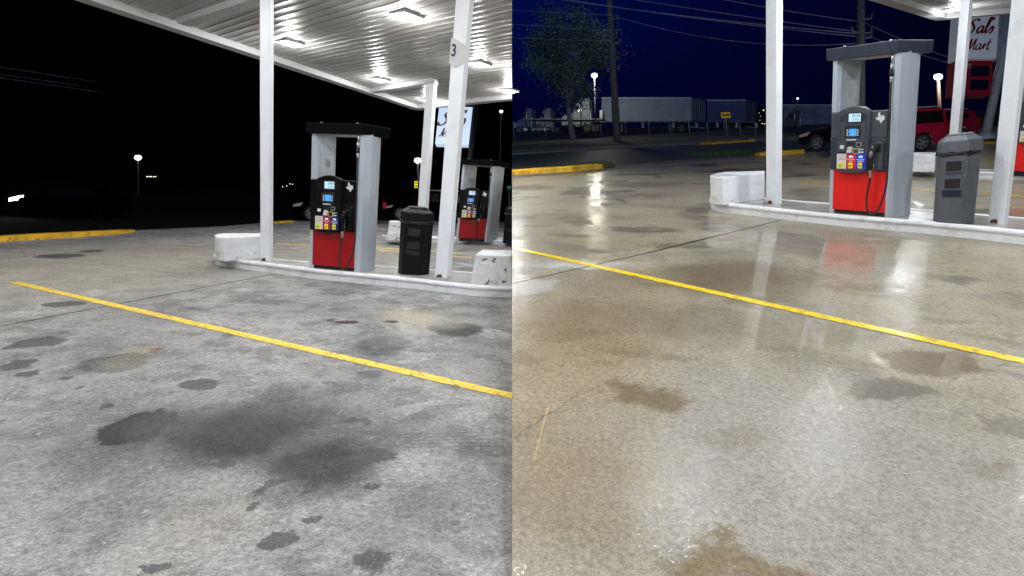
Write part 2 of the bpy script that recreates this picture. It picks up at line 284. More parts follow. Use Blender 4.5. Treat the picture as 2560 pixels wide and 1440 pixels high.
SWH = mat('grade panel white', (.66, .66, .66), .4, var=.04); SRD = mat('grade panel red', (.66, .012, .02), .4, var=.04); SBL = mat('grade panel blue', (.015, .04, .62), .4, var=.04)
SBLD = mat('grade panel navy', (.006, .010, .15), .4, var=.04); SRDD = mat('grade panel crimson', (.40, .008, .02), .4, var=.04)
YEL = mat('grade button yellow', (.85, .80, .03), .4, var=.04); YRM = mat('yellow rim', (.75, .75, .08), .5)
BING = mat('grey bin plastic', (.090, .100, .115), .55, var=.12, scale=7, bump=.1, dirt=(.16, .16, .16), dirt_scale=14, dirt_amt=.3)
CAPB = mat('black cap sheet', (.0025, .0025, .003), .7, spec=.06)
BINB = mat('black bin plastic', (.004, .004, .005), .45, spec=.2, var=.2, scale=7, bump=.1, dirt=(.02, .02, .02), dirt_scale=14, dirt_amt=.4)
BAG = mat('bin bag film', (.012, .013, .016), .18, bump=.5, scale=20)
YPAINT = mat('yellow kerb paint', (.72, .42, .02), .55, var=.2, scale=3, bump=.3, dirt=(.12, .09, .02), dirt_scale=5, dirt_amt=.6, chips=(6, .62))
YLINE = mat('yellow line paint', (.82, .58, .06), .6, var=.12, scale=14, bump=.3, dirt=(.36, .31, .17), dirt_scale=16, dirt_amt=.9, chips=(26, .60))
YWET = mat('wet yellow line paint', (.82, .60, .03), .22, var=.12, scale=14, bump=.15, dirt=(.30, .21, .05), dirt_scale=16, dirt_amt=.9, chips=(26, .62))
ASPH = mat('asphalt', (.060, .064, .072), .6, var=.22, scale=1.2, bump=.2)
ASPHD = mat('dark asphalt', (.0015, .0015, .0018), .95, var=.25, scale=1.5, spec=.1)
DIRT = mat('verge earth', (.11, .10, .08), .9, var=.5, scale=1.8, bump=.5, dirt=(.045, .07, .02), dirt_scale=.8, dirt_amt=.9)
LOTM = mat('truck lot gravel', (.018, .02, .028), .9, var=.4, scale=1)
GRASS = mat('verge grass blades', (.055, .10, .02), .7, var=.5, scale=8)
RUST = mat('rusted edge', (.10, .035, .015), .9, var=.5, scale=20)
LEN = mat('lamp lens', (1, 1, 1), .3, emit=28, ecol=(.92, .96, 1.), var=0)
LENS = mat('street lamp lens', (1, 1, .9), .3, emit=6, ecol=(1., 1., .78), var=0)
LENW = mat('cool lamp lens', (1, 1, 1), .3, emit=6, ecol=(.88, .97, 1.), var=0)
CARK = mat('black car paint', (.006, .006, .008), .15, coat=1, var=.05)
CARR = mat('dark red car paint', (.42, .010, .045), .2, .2, coat=1, var=.08)
CARR2 = mat('maroon car paint', (.34, .008, .035), .2, .2, coat=1, var=.08)
GLS = mat('car glass', (.006, .006, .008), .06, var=0); TYR = mat('tyre rubber', (.013, .013, .014), .7)
RIM = mat('alloy rim', (.58, .58, .60), .28, .8, var=.1, scale=20); TAIL = mat('tail lamp', (.25, .01, .01), .15); HEADL = mat('head lamp', (.5, .5, .52), .1, .3)
HEADON = mat('lit head lamp', (1, 1, .9), .3, emit=30, ecol=(1, .93, .75))
AMB = mat('amber marker', (.7, .22, .08), .2)
TRW = mat('trailer white', (.24, .28, .35), .6, var=.12, scale=.8, dirt=(.12, .16, .22), dirt_scale=.5)
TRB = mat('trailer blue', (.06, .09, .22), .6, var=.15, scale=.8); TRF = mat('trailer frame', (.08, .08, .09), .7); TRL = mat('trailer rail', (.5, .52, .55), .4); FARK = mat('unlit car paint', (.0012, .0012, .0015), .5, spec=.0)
WOOD = mat('weathered pole', (.20, .19, .18), .85, var=.3, scale=5, bump=.4); BARK = mat('pale bark', (.30, .27, .25), .85, var=.3, scale=5, bump=.5)
LEAF = mat('leaf', (.16, .24, .20), .7, var=.4, scale=2); LEAF2 = mat('pale leaf', (.30, .40, .36), .7, var=.3, scale=3)
GALV = mat('galvanised post', (.30, .31, .33), .5, .3); WIRE = mat('cable', (.55, .55, .68), .5)
SIGNW = mat('sign face white', (.62, .64, .66), .45, var=.03, emit=.10, ecol=(.8, .85, 1)); SIGNL = mat('lit sign face', (.7, .8, .9), .4, var=.03, emit=.78, ecol=(.62, .78, 1.))
SIGNR = mat('sign red', (.42, .012, .03), .45, var=.08); SCRIPT = mat('sign lettering', (.30, .01, .03), .5); SIGNG = mat('sign pole grey', (.42, .44, .46), .5)
SIGND = mat('sign pole dark', (.02, .02, .022), .6); PRICE = mat('price window', (.006, .008, .03), .2)
YSIGN = mat('lit yellow sign', (.8, .75, .02), .5, emit=.9, ecol=(.95, .85, .02)); YWARN = mat('warning yellow', (.75, .42, .01), .5, emit=.10, ecol=(1, .6, .02)); GSIGN = mat('green lit sign', (.01, .2, .1), .5, emit=.25, ecol=(.02, .6, .3))
PLATE = mat('pump number plate', (.55, .55, .56), .4, var=.08); CTOP = mat('island slab dry', (.34, .335, .32), .6, var=.3, scale=3, bump=.4, dirt=(.20, .15, .09), dirt_scale=2.2, dirt_amt=.6)
CTOPW = mat('island slab wet', (.34, .33, .31), .22, var=.25, scale=3, bump=.25, dirt=(.20, .14, .08), dirt_scale=2.2, dirt_amt=.7)
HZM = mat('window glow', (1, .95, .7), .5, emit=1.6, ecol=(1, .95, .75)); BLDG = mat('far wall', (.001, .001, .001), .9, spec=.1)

# ------------------------------------------------------------------ frames and mesh builder
class Frame:
    """author axes (a across, b away, c up) at O; w is the plumb line of the site"""
    def __init__(s, O, U, V, Wd):
        s.O, s.U, s.V, s.W = [np.array(q, float) for q in (O, U, V, Wd)]
        z = Vector(unit(s.W)); x = Vector(s.U); x = (x - z * x.dot(z)).normalized(); y = z.cross(x)
        s.M = Matrix((x, y, z)).transposed().to_4x4(); s.M.translation = Vector(s.O); s.Mi = s.M.inverted()
    def w(s, p): return s.O + p[0] * s.U + p[1] * s.V + p[2] * s.W
    def l(s, p): return s.Mi @ Vector(s.w(p))
IDF = Frame((0, 0, 0), (1, 0, 0), (0, 1, 0), (0, 0, 1))
def square(site, O, dirn):                              # rigid upright frame
    z = site.v; x = unit(np.array(dirn) - z * (np.array(dirn) @ z)); y = np.cross(z, x); return Frame(O, x, y, z)

class MB:
    def __init__(s): s.v = []; s.f = []; s.sm = []
    def add(s, vs, fs, smooth=False):
        o = len(s.v); s.v += [tuple(map(float, q)) for q in vs]; s.f += [[i + o for i in f] for f in fs]; s.sm += [smooth] * len(fs); return s
    def box(s, x0, x1, y0, y1, z0, z1):
        return s.hexa([(x0, y0, z0), (x1, y0, z0), (x1, y1, z0), (x0, y1, z0), (x0, y0, z1), (x1, y0, z1), (x1, y1, z1), (x0, y1, z1)])
    def hexa(s, p): return s.add(p, [(0, 3, 2, 1), (4, 5, 6, 7), (0, 1, 5, 4), (1, 2, 6, 5), (2, 3, 7, 6), (3, 0, 4, 7)])
    def prism(s, lo, hi, smooth=False):                   # two rings of equal length
        n = len(lo); s.add(list(lo) + list(hi), [tuple(range(n))[::-1], tuple(range(n, 2 * n))] + [(i, (i + 1) % n, n + (i + 1) % n, n + i) for i in range(n)], False)
        if smooth:
            for k in range(n): s.sm[-1 - k] = True
        return s
    def plan(s, pts, z0, z1): return s.prism([(x, y, z0) for x, y in pts], [(x, y, z1) for x, y in pts])
    def face(s, pts, y0, y1):                              # outline in a-c, thickness along b
        return s.prism([(x, y1, z) for x, z in pts], [(x, y0, z) for x, z in pts])
    def tube(s, pts, r, n=8, caps=True):
        pts = [np.array(p, float) for p in pts]; rr = r if hasattr(r, '__len__') else [r] * len(pts); rings = []; prev = None
        for i, p in enumerate(pts):
            d = unit(pts[min(i + 1, len(pts) - 1)] - pts[max(i - 1, 0)])
            a = np.array([0, 0, 1.]) if abs(d[2]) < .9 else np.array([1., 0, 0])
            if prev is not None: a = prev
            x = unit(a - d * (a @ d)); prev = x; y = np.cross(d, x)
            rings += [tuple(p + rr[i] * (math.cos(2 * math.pi * k / n) * x + math.sin(2 * math.pi * k / n) * y)) for k in range(n)]
        fs = [(i * n + k, i * n + (k + 1) % n, (i + 1) * n + (k + 1) % n, (i + 1) * n + k) for i in range(len(pts) - 1) for k in range(n)]
        s.add(rings, fs, True)
        if caps: 
            o = len(s.v) - len(rings); m = len(pts); s.f += [[o + k for k in range(n)][::-1], [o + (m - 1) * n + k for k in range(n)]]; s.sm += [False, False]
        return s
    def disc(s, c, r, y0, y1, n=20):                      # cylinder along b
        lo = [(c[0] + r * math.cos(2 * math.pi * k / n), y1, c[1] + r * math.sin(2 * math.pi * k / n)) for k in range(n)]
        return s.prism(lo, [(p[0], y0, p[2]) for p in lo], True)
    def text(s, body, x, z, size, y=-.001, thick=.001, align='CENTER', shear=0., sx=1., bold=0.):
        cu = bpy.data.curves.new('lettering', 'FONT'); cu.body = body; cu.size = size; cu.align_x = align; cu.shear = shear; cu.resolution_u = 2; cu.offset = bold
        o = bpy.data.objects.new('lettering', cu); COL.objects.link(o); dg = bpy.context.evaluated_depsgraph_get(); me = bpy.data.meshes.new_from_object(o.evaluated_get(dg))
        vs = [(x + q.co.x * sx, y - thick, z + q.co.y) for q in me.vertices]; fs = [tuple(p.vertices) for p in me.polygons]
        s.add(vs, fs); bpy.data.objects.remove(o); bpy.data.curves.remove(cu); bpy.data.meshes.remove(me); return s
    def build(s, name, m, fr, parent=None, bevel=0., seg=2):
        me = bpy.data.meshes.new(name); me.from_pydata([fr.l(q) for q in s.v], [], s.f); me.polygons.foreach_set('use_smooth', s.sm); me.update()
        bm = bmesh.new(); bm.from_mesh(me); bmesh.ops.recalc_face_normals(bm, faces=bm.faces); bm.to_mesh(me); bm.free()
        me.materials.append(m); o = bpy.data.objects.new(name, me); COL.objects.link(o)
        if parent is None: o.matrix_world = fr.M
        else: o.parent = parent
        if bevel:
            b = o.modifiers.new('bevel', 'BEVEL'); b.width = bevel; b.segments = seg; b.limit_method = 'ANGLE'; b.angle_limit = math.radians(35)
        return o
def tag(o, label=None, cat=None, group=None, kind=None):
    for k, v in (('label', label), ('category', cat), ('group', group), ('kind', kind)):
        if v: o[k] = v
    return o
def thing(name, fr, label, cat, group=None):
    o = bpy.data.objects.new(name, None); COL.objects.link(o); o.matrix_world = fr.M; o.empty_display_size = .2; return tag(o, label, cat, group)
def clip(o, site):                                       # end of the built ground where the two forecourts meet
    me = o.data; mw = o.matrix_world if o.parent is None else o.parent.matrix_world
    bm = bmesh.new(); bm.from_mesh(me); bm.transform(mw)
    n = (1, 0, 0) if site.sgn < 0 else (-1, 0, 0)
    r = bmesh.ops.bisect_plane(bm, geom=bm.verts[:] + bm.edges[:] + bm.faces[:], dist=1e-5, plane_co=(0.0005 * site.sgn, 0, 0), plane_no=n, clear_outer=True)
    ed = [e for e in r['geom_cut'] if isinstance(e, bmesh.types.BMEdge) and e.is_boundary]
    if ed and o.get('solid', 1):
        try: bmesh.ops.holes_fill(bm, edges=ed, sides=0)
        except Exception: pass
    bm.transform(mw.inverted()); bm.to_mesh(me); bm.free(); return o
def light(parent, p, power, col, size=.35, kind='AREA', aim=None, spread=None):
    l = bpy.data.lights.new('lamp_light', kind); l.energy = power; l.color = col
    if kind == 'AREA':
        l.shape = 'SQUARE'; l.size = size
        if spread: l.spread = math.radians(spread)
    else: l.shadow_soft_size = size
    o = bpy.data.objects.new('lamp_light', l); COL.objects.link(o); o.parent = parent; o.location = p; return o

# ------------------------------------------------------------------ setting
def sheet(name, site, pts, m, up=0., kind='structure', thick=0.):
    b = MB(); P = [site.z(x, y, up) for x, y in pts]
    if thick: b.prism([p - np.array([0, 0, thick]) for p in P], P)
    else: b.add(P, [tuple(range(len(P)))])
    o = b.build(name, m, IDF); tag(o, kind=kind); clip(o, site); return o
def pxs(site, pts, z=0.): return [tuple(site.g(a, b, z)[:2]) for a, b in pts]
sheet('ground', DRY, [(-22, -8), (.5, -8), (.5, 30), (-22, 30)], M_DRY, 0, thick=.3)
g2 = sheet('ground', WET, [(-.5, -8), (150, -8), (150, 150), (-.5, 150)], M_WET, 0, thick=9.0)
# street beyond the dry forecourt
far = pxs(DRY, [(-300, 622), (0, 600), (335, 576), (560, 566), (700, 553), (1000, 552), (1290, 556)])
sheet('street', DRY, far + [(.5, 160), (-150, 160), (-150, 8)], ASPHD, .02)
# street, verges and truck lot beyond the wet forecourt
st_n = pxs(WET, [(1270, 432), (1400, 421), (1520, 415), (1600, 409), (1700, 400), (1800, 395), (1913, 388), (2000, 379)])
st_f = pxs(WET, [(1270, 387), (1500, 374), (1700, 363), (1900, 354), (2030, 350), (2250, 345)])
sheet('street', WET, st_n + pxs(WET, [(2110, 366), (2350, 352)]) + st_f[::-1], ASPH, .012)
gut = pxs(WET, [(1270, 440), (1400, 430), (1520, 421), (1600, 413), (1700, 403), (1800, 397), (1913, 391)])
ASPH2 = mat('worn street edge', (.15, .145, .14), .7, var=.3, scale=2, bump=.2)
sheet('street_edge', WET, pxs(WET, [(1270, 446), (1400, 436), (1520, 424), (1600, 416), (1700, 405), (1800, 399), (1913, 392)]) + pxs(WET, [(1913, 384), (1800, 390), (1700, 396), (1600, 404), (1520, 410), (1400, 417), (1270, 426)]), ASPH2, .006)
sheet('pavement', WET, pxs(WET, [(1270, 388), (1500, 375), (1700, 364), (1750, 362)]) + pxs(WET, [(1750, 357), (1700, 358), (1500, 369), (1270, 381)]), mat('far pavement', (.16, .165, .17), .8, var=.2, scale=1), .10, thick=.12)
sheet('verge', WET, pxs(WET, [(1270, 381), (1500, 369), (1700, 358), (1900, 350), (1990, 346)]) + pxs(WET, [(1990, 340), (1700, 346), (1500, 352), (1270, 362)]), DIRT, .14, thick=.2)
sheet('truck_lot', WET, pxs(WET, [(1270, 362), (1500, 352), (1700, 346), (1990, 341), (2300, 330)]) + [(140, 60), (140, 148), (-.4, 148)], LOTM, .03)

def stripe(name, site, a0, a1, b0, b1, m, up, label=None, n=24):
    """strip of paint between two edges given by their ends"""
    b = MB(); A0, A1, B0, B1 = [site.g(*p) for p in (a0, a1, b0, b1)]; vs = []
    for i in range(n + 1):
        t = i / n; p, q = A0 + t * (A1 - A0), B0 + t * (B1 - B0); d = q - p
        vs += [p + d * rng.uniform(-.06, .06) + up * site.n, q + d * rng.uniform(-.06, .06) + up * site.n]
    b.add(vs, [(2 * i, 2 * i + 1, 2 * i + 3, 2 * i + 2) for i in range(n)]); o = b.build(name, m, IDF); tag(o, kind='structure'); clip(o, site); return o
stripe('painted_line', DRY, (46, 704.5), (1300, 987.5), (22, 707.5), (1300, 1003), YLINE, .004, n=220)
stripe('painted_line', WET, (1260, 611.5), (2600, 906), (1260, 618), (2600, 920), YWET, .004, n=220)
for q in (((690, 609), (775, 613)), ((945, 626), (1000, 628)), ((1130, 640), (1180, 643)), ((940, 619), (1160, 633))):
    stripe('painted_line', DRY, q[0], q[1], (q[0][0], q[0][1] + 1.6), (q[1][0], q[1][1] + 1.6), YLINE, .004, n=6)
for q in (((2000, 454), (2075, 459)), ((2280, 471), (2340, 476)), ((2455, 482), (2476, 484)), ((2520, 487), (2570, 490))):
    stripe('painted_line', WET, q[0], q[1], (q[0][0], q[0][1] + 2.2), (q[1][0], q[1][1] + 2.2), YWET, .004, n=6)

def kerb_run(site, base, tops, width, m, label, group='yellow kerbs', name='yellow_kerb'):
    """solid kerb: front foot line and top front line in the picture, running back by width"""
    n = len(base); B = [site.g(*p) for p in base]; out = unit(B[-1] - B[0]); back = unit(np.cross(site.n, out))
    if back[1] < 0: back = -back
    H = [site.h(b, t[1]) if False else max(.05, site.h(b, t[1])) for b, t in zip(base, tops)]
    fr = square(site, B[0], out); b = MB(); R = []
    for p, h in zip(B, H):
        R.append([p - .1 * site.v, p + h * .8 * site.v + .0 * back, p + h * site.v + .03 * back, p + h * site.v + width * back, p - .1 * site.v + width * back])
    vs = [tuple(fr.Mi @ Vector(q)) for r in R for q in r]; fs = [(i * 5 + k, i * 5 + (k + 1) % 5, (i + 1) * 5 + (k + 1) % 5, (i + 1) * 5 + k) for i in range(n - 1) for k in range(5)] + [(0, 1, 2, 3, 4), tuple(range((n - 1) * 5, n * 5))[::-1]]
    b.add(vs, fs); I2 = Frame(fr.O, fr.M.col[0][:3], fr.M.col[1][:3], fr.M.col[2][:3])
    o = b.build(name, m, I2); tag(o, label, 'kerb', group); clip(o, site); return o
kerb_run(DRY, [(-60, 609), (0, 605.5), (90, 600), (200, 593), (300, 585), (338, 580.5)], [(-60, 594), (0, 591), (90, 585.5), (200, 580), (300, 575.5), (338, 574.5)], .18, YPAINT, 'long yellow painted kerb with black scuffs at the far left edge of the dry forecourt')
kerb_run(DRY, [(684, 559.5), (735, 556)], [(684, 554.5), (735, 551.5)], .18, YPAINT, 'short yellow kerb in the dark beyond the dry forecourt, between post and pump')
kerb_run(WET, [(1260, 440), (1350, 434.5), (1430, 430), (1500, 423), (1508, 422)], [(1260, 427), (1350, 420.5), (1430, 415.5), (1500, 410), (1508, 411)], .3, YPAINT, 'long bright yellow kerb with grass behind it at the left of the wet forecourt')
kerb_run(WET, [(1752, 363), (1820, 359), (1888, 354)], [(1752, 357), (1820, 353.5), (1888, 348.5)], .3, YPAINT, 'yellow kerb across the street below the two-way arrow sign')
kerb_run(WET, [(1900, 391), (1925, 389.5), (1980, 386), (2012, 383)], [(1900, 383), (1925, 379), (1980, 376), (2012, 374)], .3, YPAINT, 'yellow kerb running behind the white post to the black car')
kerb_run(WET, [(2436, 359), (2486, 360)], [(2436, 354), (2486, 355)], .3, YPAINT, 'short yellow kerb at the foot of the shop pole sign')

# grass tufts along the kerbs
def grass(site, pts, n, hgt, spread, name='grass'):
    b = MB()
    P = [site.g(*p) for p in pts]
    for _ in range(n):
        t = rng.uniform(0, len(P) - 1); i = int(t); p = P[i] + (t - i) * (P[min(i + 1, len(P) - 1)] - P[i]); p = p + np.array([rng.normal(0, .05), rng.uniform(0, spread), 0])
        p = site.z(p[0], p[1], .0); h = hgt * rng.uniform(.4, 1.2); a = rng.uniform(0, 6.28); d = np.array([math.cos(a), math.sin(a), 0]) * .02; ln = np.array([rng.normal(0, .4), rng.normal(0, .4), 0]) * h
        b.add([p - d, p + d, p + ln + h * site.v], [(0, 1, 2)])
    o = b.build(name, GRASS, IDF); tag(o, kind='stuff'); clip_ok = o; return o
grass(WET, [(1380, 418), (1500, 411), (1530, 418)], 500, .14, .5); grass(WET, [(1750, 393), (1830, 389), (1912, 384)], 900, .14, 1.6); grass(WET, [(1490, 424), (1540, 418)], 160, .2, .3)
grass(WET, [(1300, 366), (1700, 350), (1880, 346)], 900, .18, 1.2)

# ------------------------------------------------------------------ pump islands
def island(site, foot, lip, back, mtop, label, rise=.15):
    H = rise; front = [site.g(*p) for p in foot]; bk = [site.g(*p, H) for p in back]
    fr = square(site, front[0], front[-1] - front[0]); toL = lambda q: tuple(fr.Mi @ Vector(q)); R2 = Frame(fr.O, fr.M.col[0][:3], fr.M.col[1][:3], fr.M.col[2][:3])
    root = thing('pump_island', fr, label, 'pump island', 'raised pump islands')
    inset = []
    for i, p in enumerate(front):
        d = unit(front[min(i + 1, len(front) - 1)] - front[max(i - 1, 0)]); nn = np.cross(site.n, d); inset.append(p + nn * .05)
    slab = MB(); top = [q + (H - .004) * site.v for q in inset] + [b_ - .004 * site.v for b_ in bk[::-1]]
    bot = [q - (H + .1) * site.v for q in top]
    slab.prism([toL(q) for q in bot], [toL(q) for q in top]); so = slab.build('slab', mtop, R2, root); clip(so, site)
    k = MB(); prof = [(-.0, -.1), (-.004, H * .45), (-.002, H - .06), (-.020, H - .05), (-.028, H - .028), (-.022, H - .008), (-.004, H + .006), (.025, H + .010), (.05, H + .003), (.06, -.1)]
    rings = []
    loop = front + [b_ - H * site.v for b_ in bk[::-1]]
    m = len(loop)
    for i, p in enumerate(loop):
        d = unit(unit(loop[(i + 1) % m] - p) + unit(p - loop[i - 1])); nn = unit(np.cross(site.n, d))
        rings.append([toL(p + a * nn + c * site.v) for a, c in prof])
    q = len(prof); vs = [v for r in rings for v in r]
    fs = [(i * q + j, i * q + (j + 1) % q, ((i + 1) % m) * q + (j + 1) % q, ((i + 1) % m) * q + j) for i in range(m) for j in range(q)]
    k.add(vs, fs, False); ko = k.build('kerb', KERB, R2, root); clip(ko, site)
    return root
islL = island(DRY, [(552, 648), (542, 652), (538, 657), (541, 662.5), (552, 666), (570, 668.5), (600, 672.5), (640, 677.5), (799, 699), (1037, 722), (1130, 734), (1190, 740.5), (1240, 743), (1300, 744)], None,
       [(575, 632), (610, 634), (690, 648), (770, 654), (945, 665), (1134, 678), (1300, 689)], CTOP, 'white kerbed concrete pump island in front of the dry forecourt pump')
island(DRY, [(955, 598), (958, 600.5), (975, 603), (1030, 604), (1140, 606), (1200, 610), (1300, 614)], None, [(965, 590), (1010, 590), (1120, 592), (1300, 598)], CTOP, 'far white kerbed island behind the black bin on the dry forecourt', rise=.13)
islR = island(WET, [(1786, 508), (1779, 513), (1777, 518), (1781, 523.5), (1792, 528), (1815, 531.5), (1850, 535.5), (1950, 548), (2100, 565), (2300, 583), (2450, 599), (2620, 619)], None,
       [(1800, 488), (1860, 490), (1955, 499), (2024, 505), (2300, 524), (2452, 536), (2620, 550)], CTOPW, 'white kerbed wet pump island carrying the grey litter bin and bright pump')
island(WET, [(2150, 424), (2170, 430), (2282, 436), (2457, 445), (2640, 454)], None, [(2165, 414), (2300, 418), (2460, 424), (2640, 432)], CTOPW, 'far white kerbed island beyond the wet forecourt bin', rise=.13)

def block(site, plan, ztop_py, z0, label, m=WHITEB, taper=.0, name='concrete_block'):
    """painted concrete end block from its foot outline in the picture, rounded, with its height read at the first corner"""
    P = [site.g(*p, z0) for p in plan]; H = site.h(plan[0], ztop_py, z0); cc = sum(P) / len(P); P = [q + (cc - q) * .05 + .03 * unit(np.cross(site.n, P[1] - P[0])) for q in P]; fr = square(site, P[0], P[1] - P[0])
    L2 = [fr.Mi @ Vector(q) for q in P]; c = sum((np.array(q) for q in L2)) / len(L2); lo = [(q[0], q[1], q[2] - .01) for q in L2]
    b = MB(); I2 = Frame(fr.O, fr.M.col[0][:3], fr.M.col[1][:3], fr.M.col[2][:3])
    rings = [lo]; 
    for t in (.25, .5, .75, 1): rings.append([(q[0] + (c[0] - q[0]) * taper * t + rng.normal(0, .004), q[1] + (c[1] - q[1]) * taper * t + rng.normal(0, .004), q[2] + H * t + rng.normal(0, .004)) for q in L2])
    n = len(L2); vs = [v for r in rings for v in r]; fs = [(i * n + k, i * n + (k + 1) % n, (i + 1) * n + (k + 1) % n, (i + 1) * n + k) for i in range(4) for k in range(n)] + [tuple(range(n))[::-1], tuple(range(4 * n, 5 * n))]
    b.add(vs, fs); o = b.build(name, m, I2); tag(o, label, 'concrete block', 'painted end blocks on the islands')
    clip(o, site); bv = o.modifiers.new('bevel', 'BEVEL'); bv.width = .014; bv.segments = 2; bv.limit_method = 'ANGLE'; bv.angle_limit = math.radians(40); return o
block(DRY, [(564, 654), (656, 646), (660, 636), (560, 636), (545, 640), (539, 645), (540, 649), (550, 652)], 595, .15, 'white painted end block at the left tip of the dry island beside the post')
block(DRY, [(1171, 713), (1340, 719), (1340, 697), (1192, 692)], 637, .15, 'scuffed grey white block at the right of the post bearing number 3', m=WHITED, taper=.06)
block(DRY, [(966, 600.5), (1010, 602), (1012, 594), (969, 593)], 555, .13, 'small weathered white block on the far dry island, left of the black bin', m=WHITED, taper=.12)
block(WET, [(1811, 513.5), (1918, 497.5), (1920, 488), (1815, 490), (1790, 496), (1778, 502), (1778, 508), (1790, 511)], 445.5, .15, 'white painted end block at the left tip of the wet island beside the post')
block(WET, [(2230, 428), (2338, 431), (2343, 421), (2235, 418)], 388, .13, 'low white block on the far wet island, seen between pump and grey bin')

def post(site, p0, p1, p2, top_py, z0, label, plate=None, hole=True, H=None):
    """square tube column: front foot corners p0 p1 and rear foot corner p2"""
    A, B, C2 = site.g(*p0, z0), site.g(*p1, z0), site.g(*p2, z0); H = H or site.h(p0, top_py, z0); wd = np.linalg.norm(B - A); dp = np.linalg.norm(C2 - B)
    fr = Frame(A, (B - A) / wd, (C2 - B) / dp, site.v); root = thing('canopy_post', fr, label, 'post', 'white canopy posts')
    s = MB().box(0, wd, 0, dp, -.06, H); s.build('shaft', WHITE, fr, root, bevel=.012)
    if hole: MB().add([(wd * .12, -.004, -.02), (wd * .62, -.004, -.02), (wd * .60, -.004, .035), (wd * .5, -.004, .048), (wd * .18, -.004, .03)], [(0, 1, 2, 3, 4)]).build('rust_hole', RUST, fr, root)
    MB().box(wd * .30, wd * .34, -.003, .0, .02, H).build('weld_seam', WHITE, fr, root) if False else None
    MB().box(-.02, wd + .02, -.02, dp + .02, H - .02, H + .05).build('head_plate', BEAM, fr, root)
    return root, fr, wd, dp, H
ph = 4.36
post(DRY, (650.5, 650), (673, 653), (683, 651), 2, .15, 'leftmost white square canopy post on the dry forecourt, behind the end block', H=4.2)
r3, f3, w3, d3, h3 = post(DRY, (1086, 692), (1117, 694.3), (1128, 691), 0, .15, 'thick leaning white post carrying the number 3 plate', H=4.2)
post(DRY, (1039, 598), (1058, 600), (1066, 598), 209, .13, 'far white post rising behind the black bin lid', H=DRY.h((1052, 600), 205, .13))
post(WET, (1915, 506.5), (1940, 510), (1955, 508), 0, .15, 'left white post on the wet island beside the end block', H=4.0)
post(WET, (2469.5, 554.5), (2509, 560.5), (2521, 558.5), 0, .15, 'nearest white post at the right of the grey litter bin', H=4.0)
post(WET, (2365, 431), (2386, 433), (2395, 431), 4, .13, 'far white post rising behind the grey litter bin lid', H=WET.h((2380, 432), -6, .13))
# number plate wraps the post
zp = .0
def post_z(site, base, z0, py): return site.h(base, py, z0)
za, zb = post_z(DRY, (1086, 692), .15, 160), post_z(DRY, (1086, 692), .15, 94)
plate = MB(); plate.add([(-.015, -.012, za), (w3 * .42, -.012, za - .05), (w3 * .42, -.012, zb - .04), (-.015, -.012, zb)], [(0, 1, 2, 3)])
plate.add([(w3 * .42, -.012, za - .05), (w3 + .012, -.012, za + .02), (w3 + .012, -.012, zb - .1), (w3 * .42, -.012, zb - .04)], [(0, 1, 2, 3)])
po = plate.build('number_plate', PLATE, f3, r3); n3 = MB().text('3', w3 * .2, (za + zb) / 2 - .07, .22, y=-.016, sx=.75, bold=.004); n3.build('number', INK, f3, po)

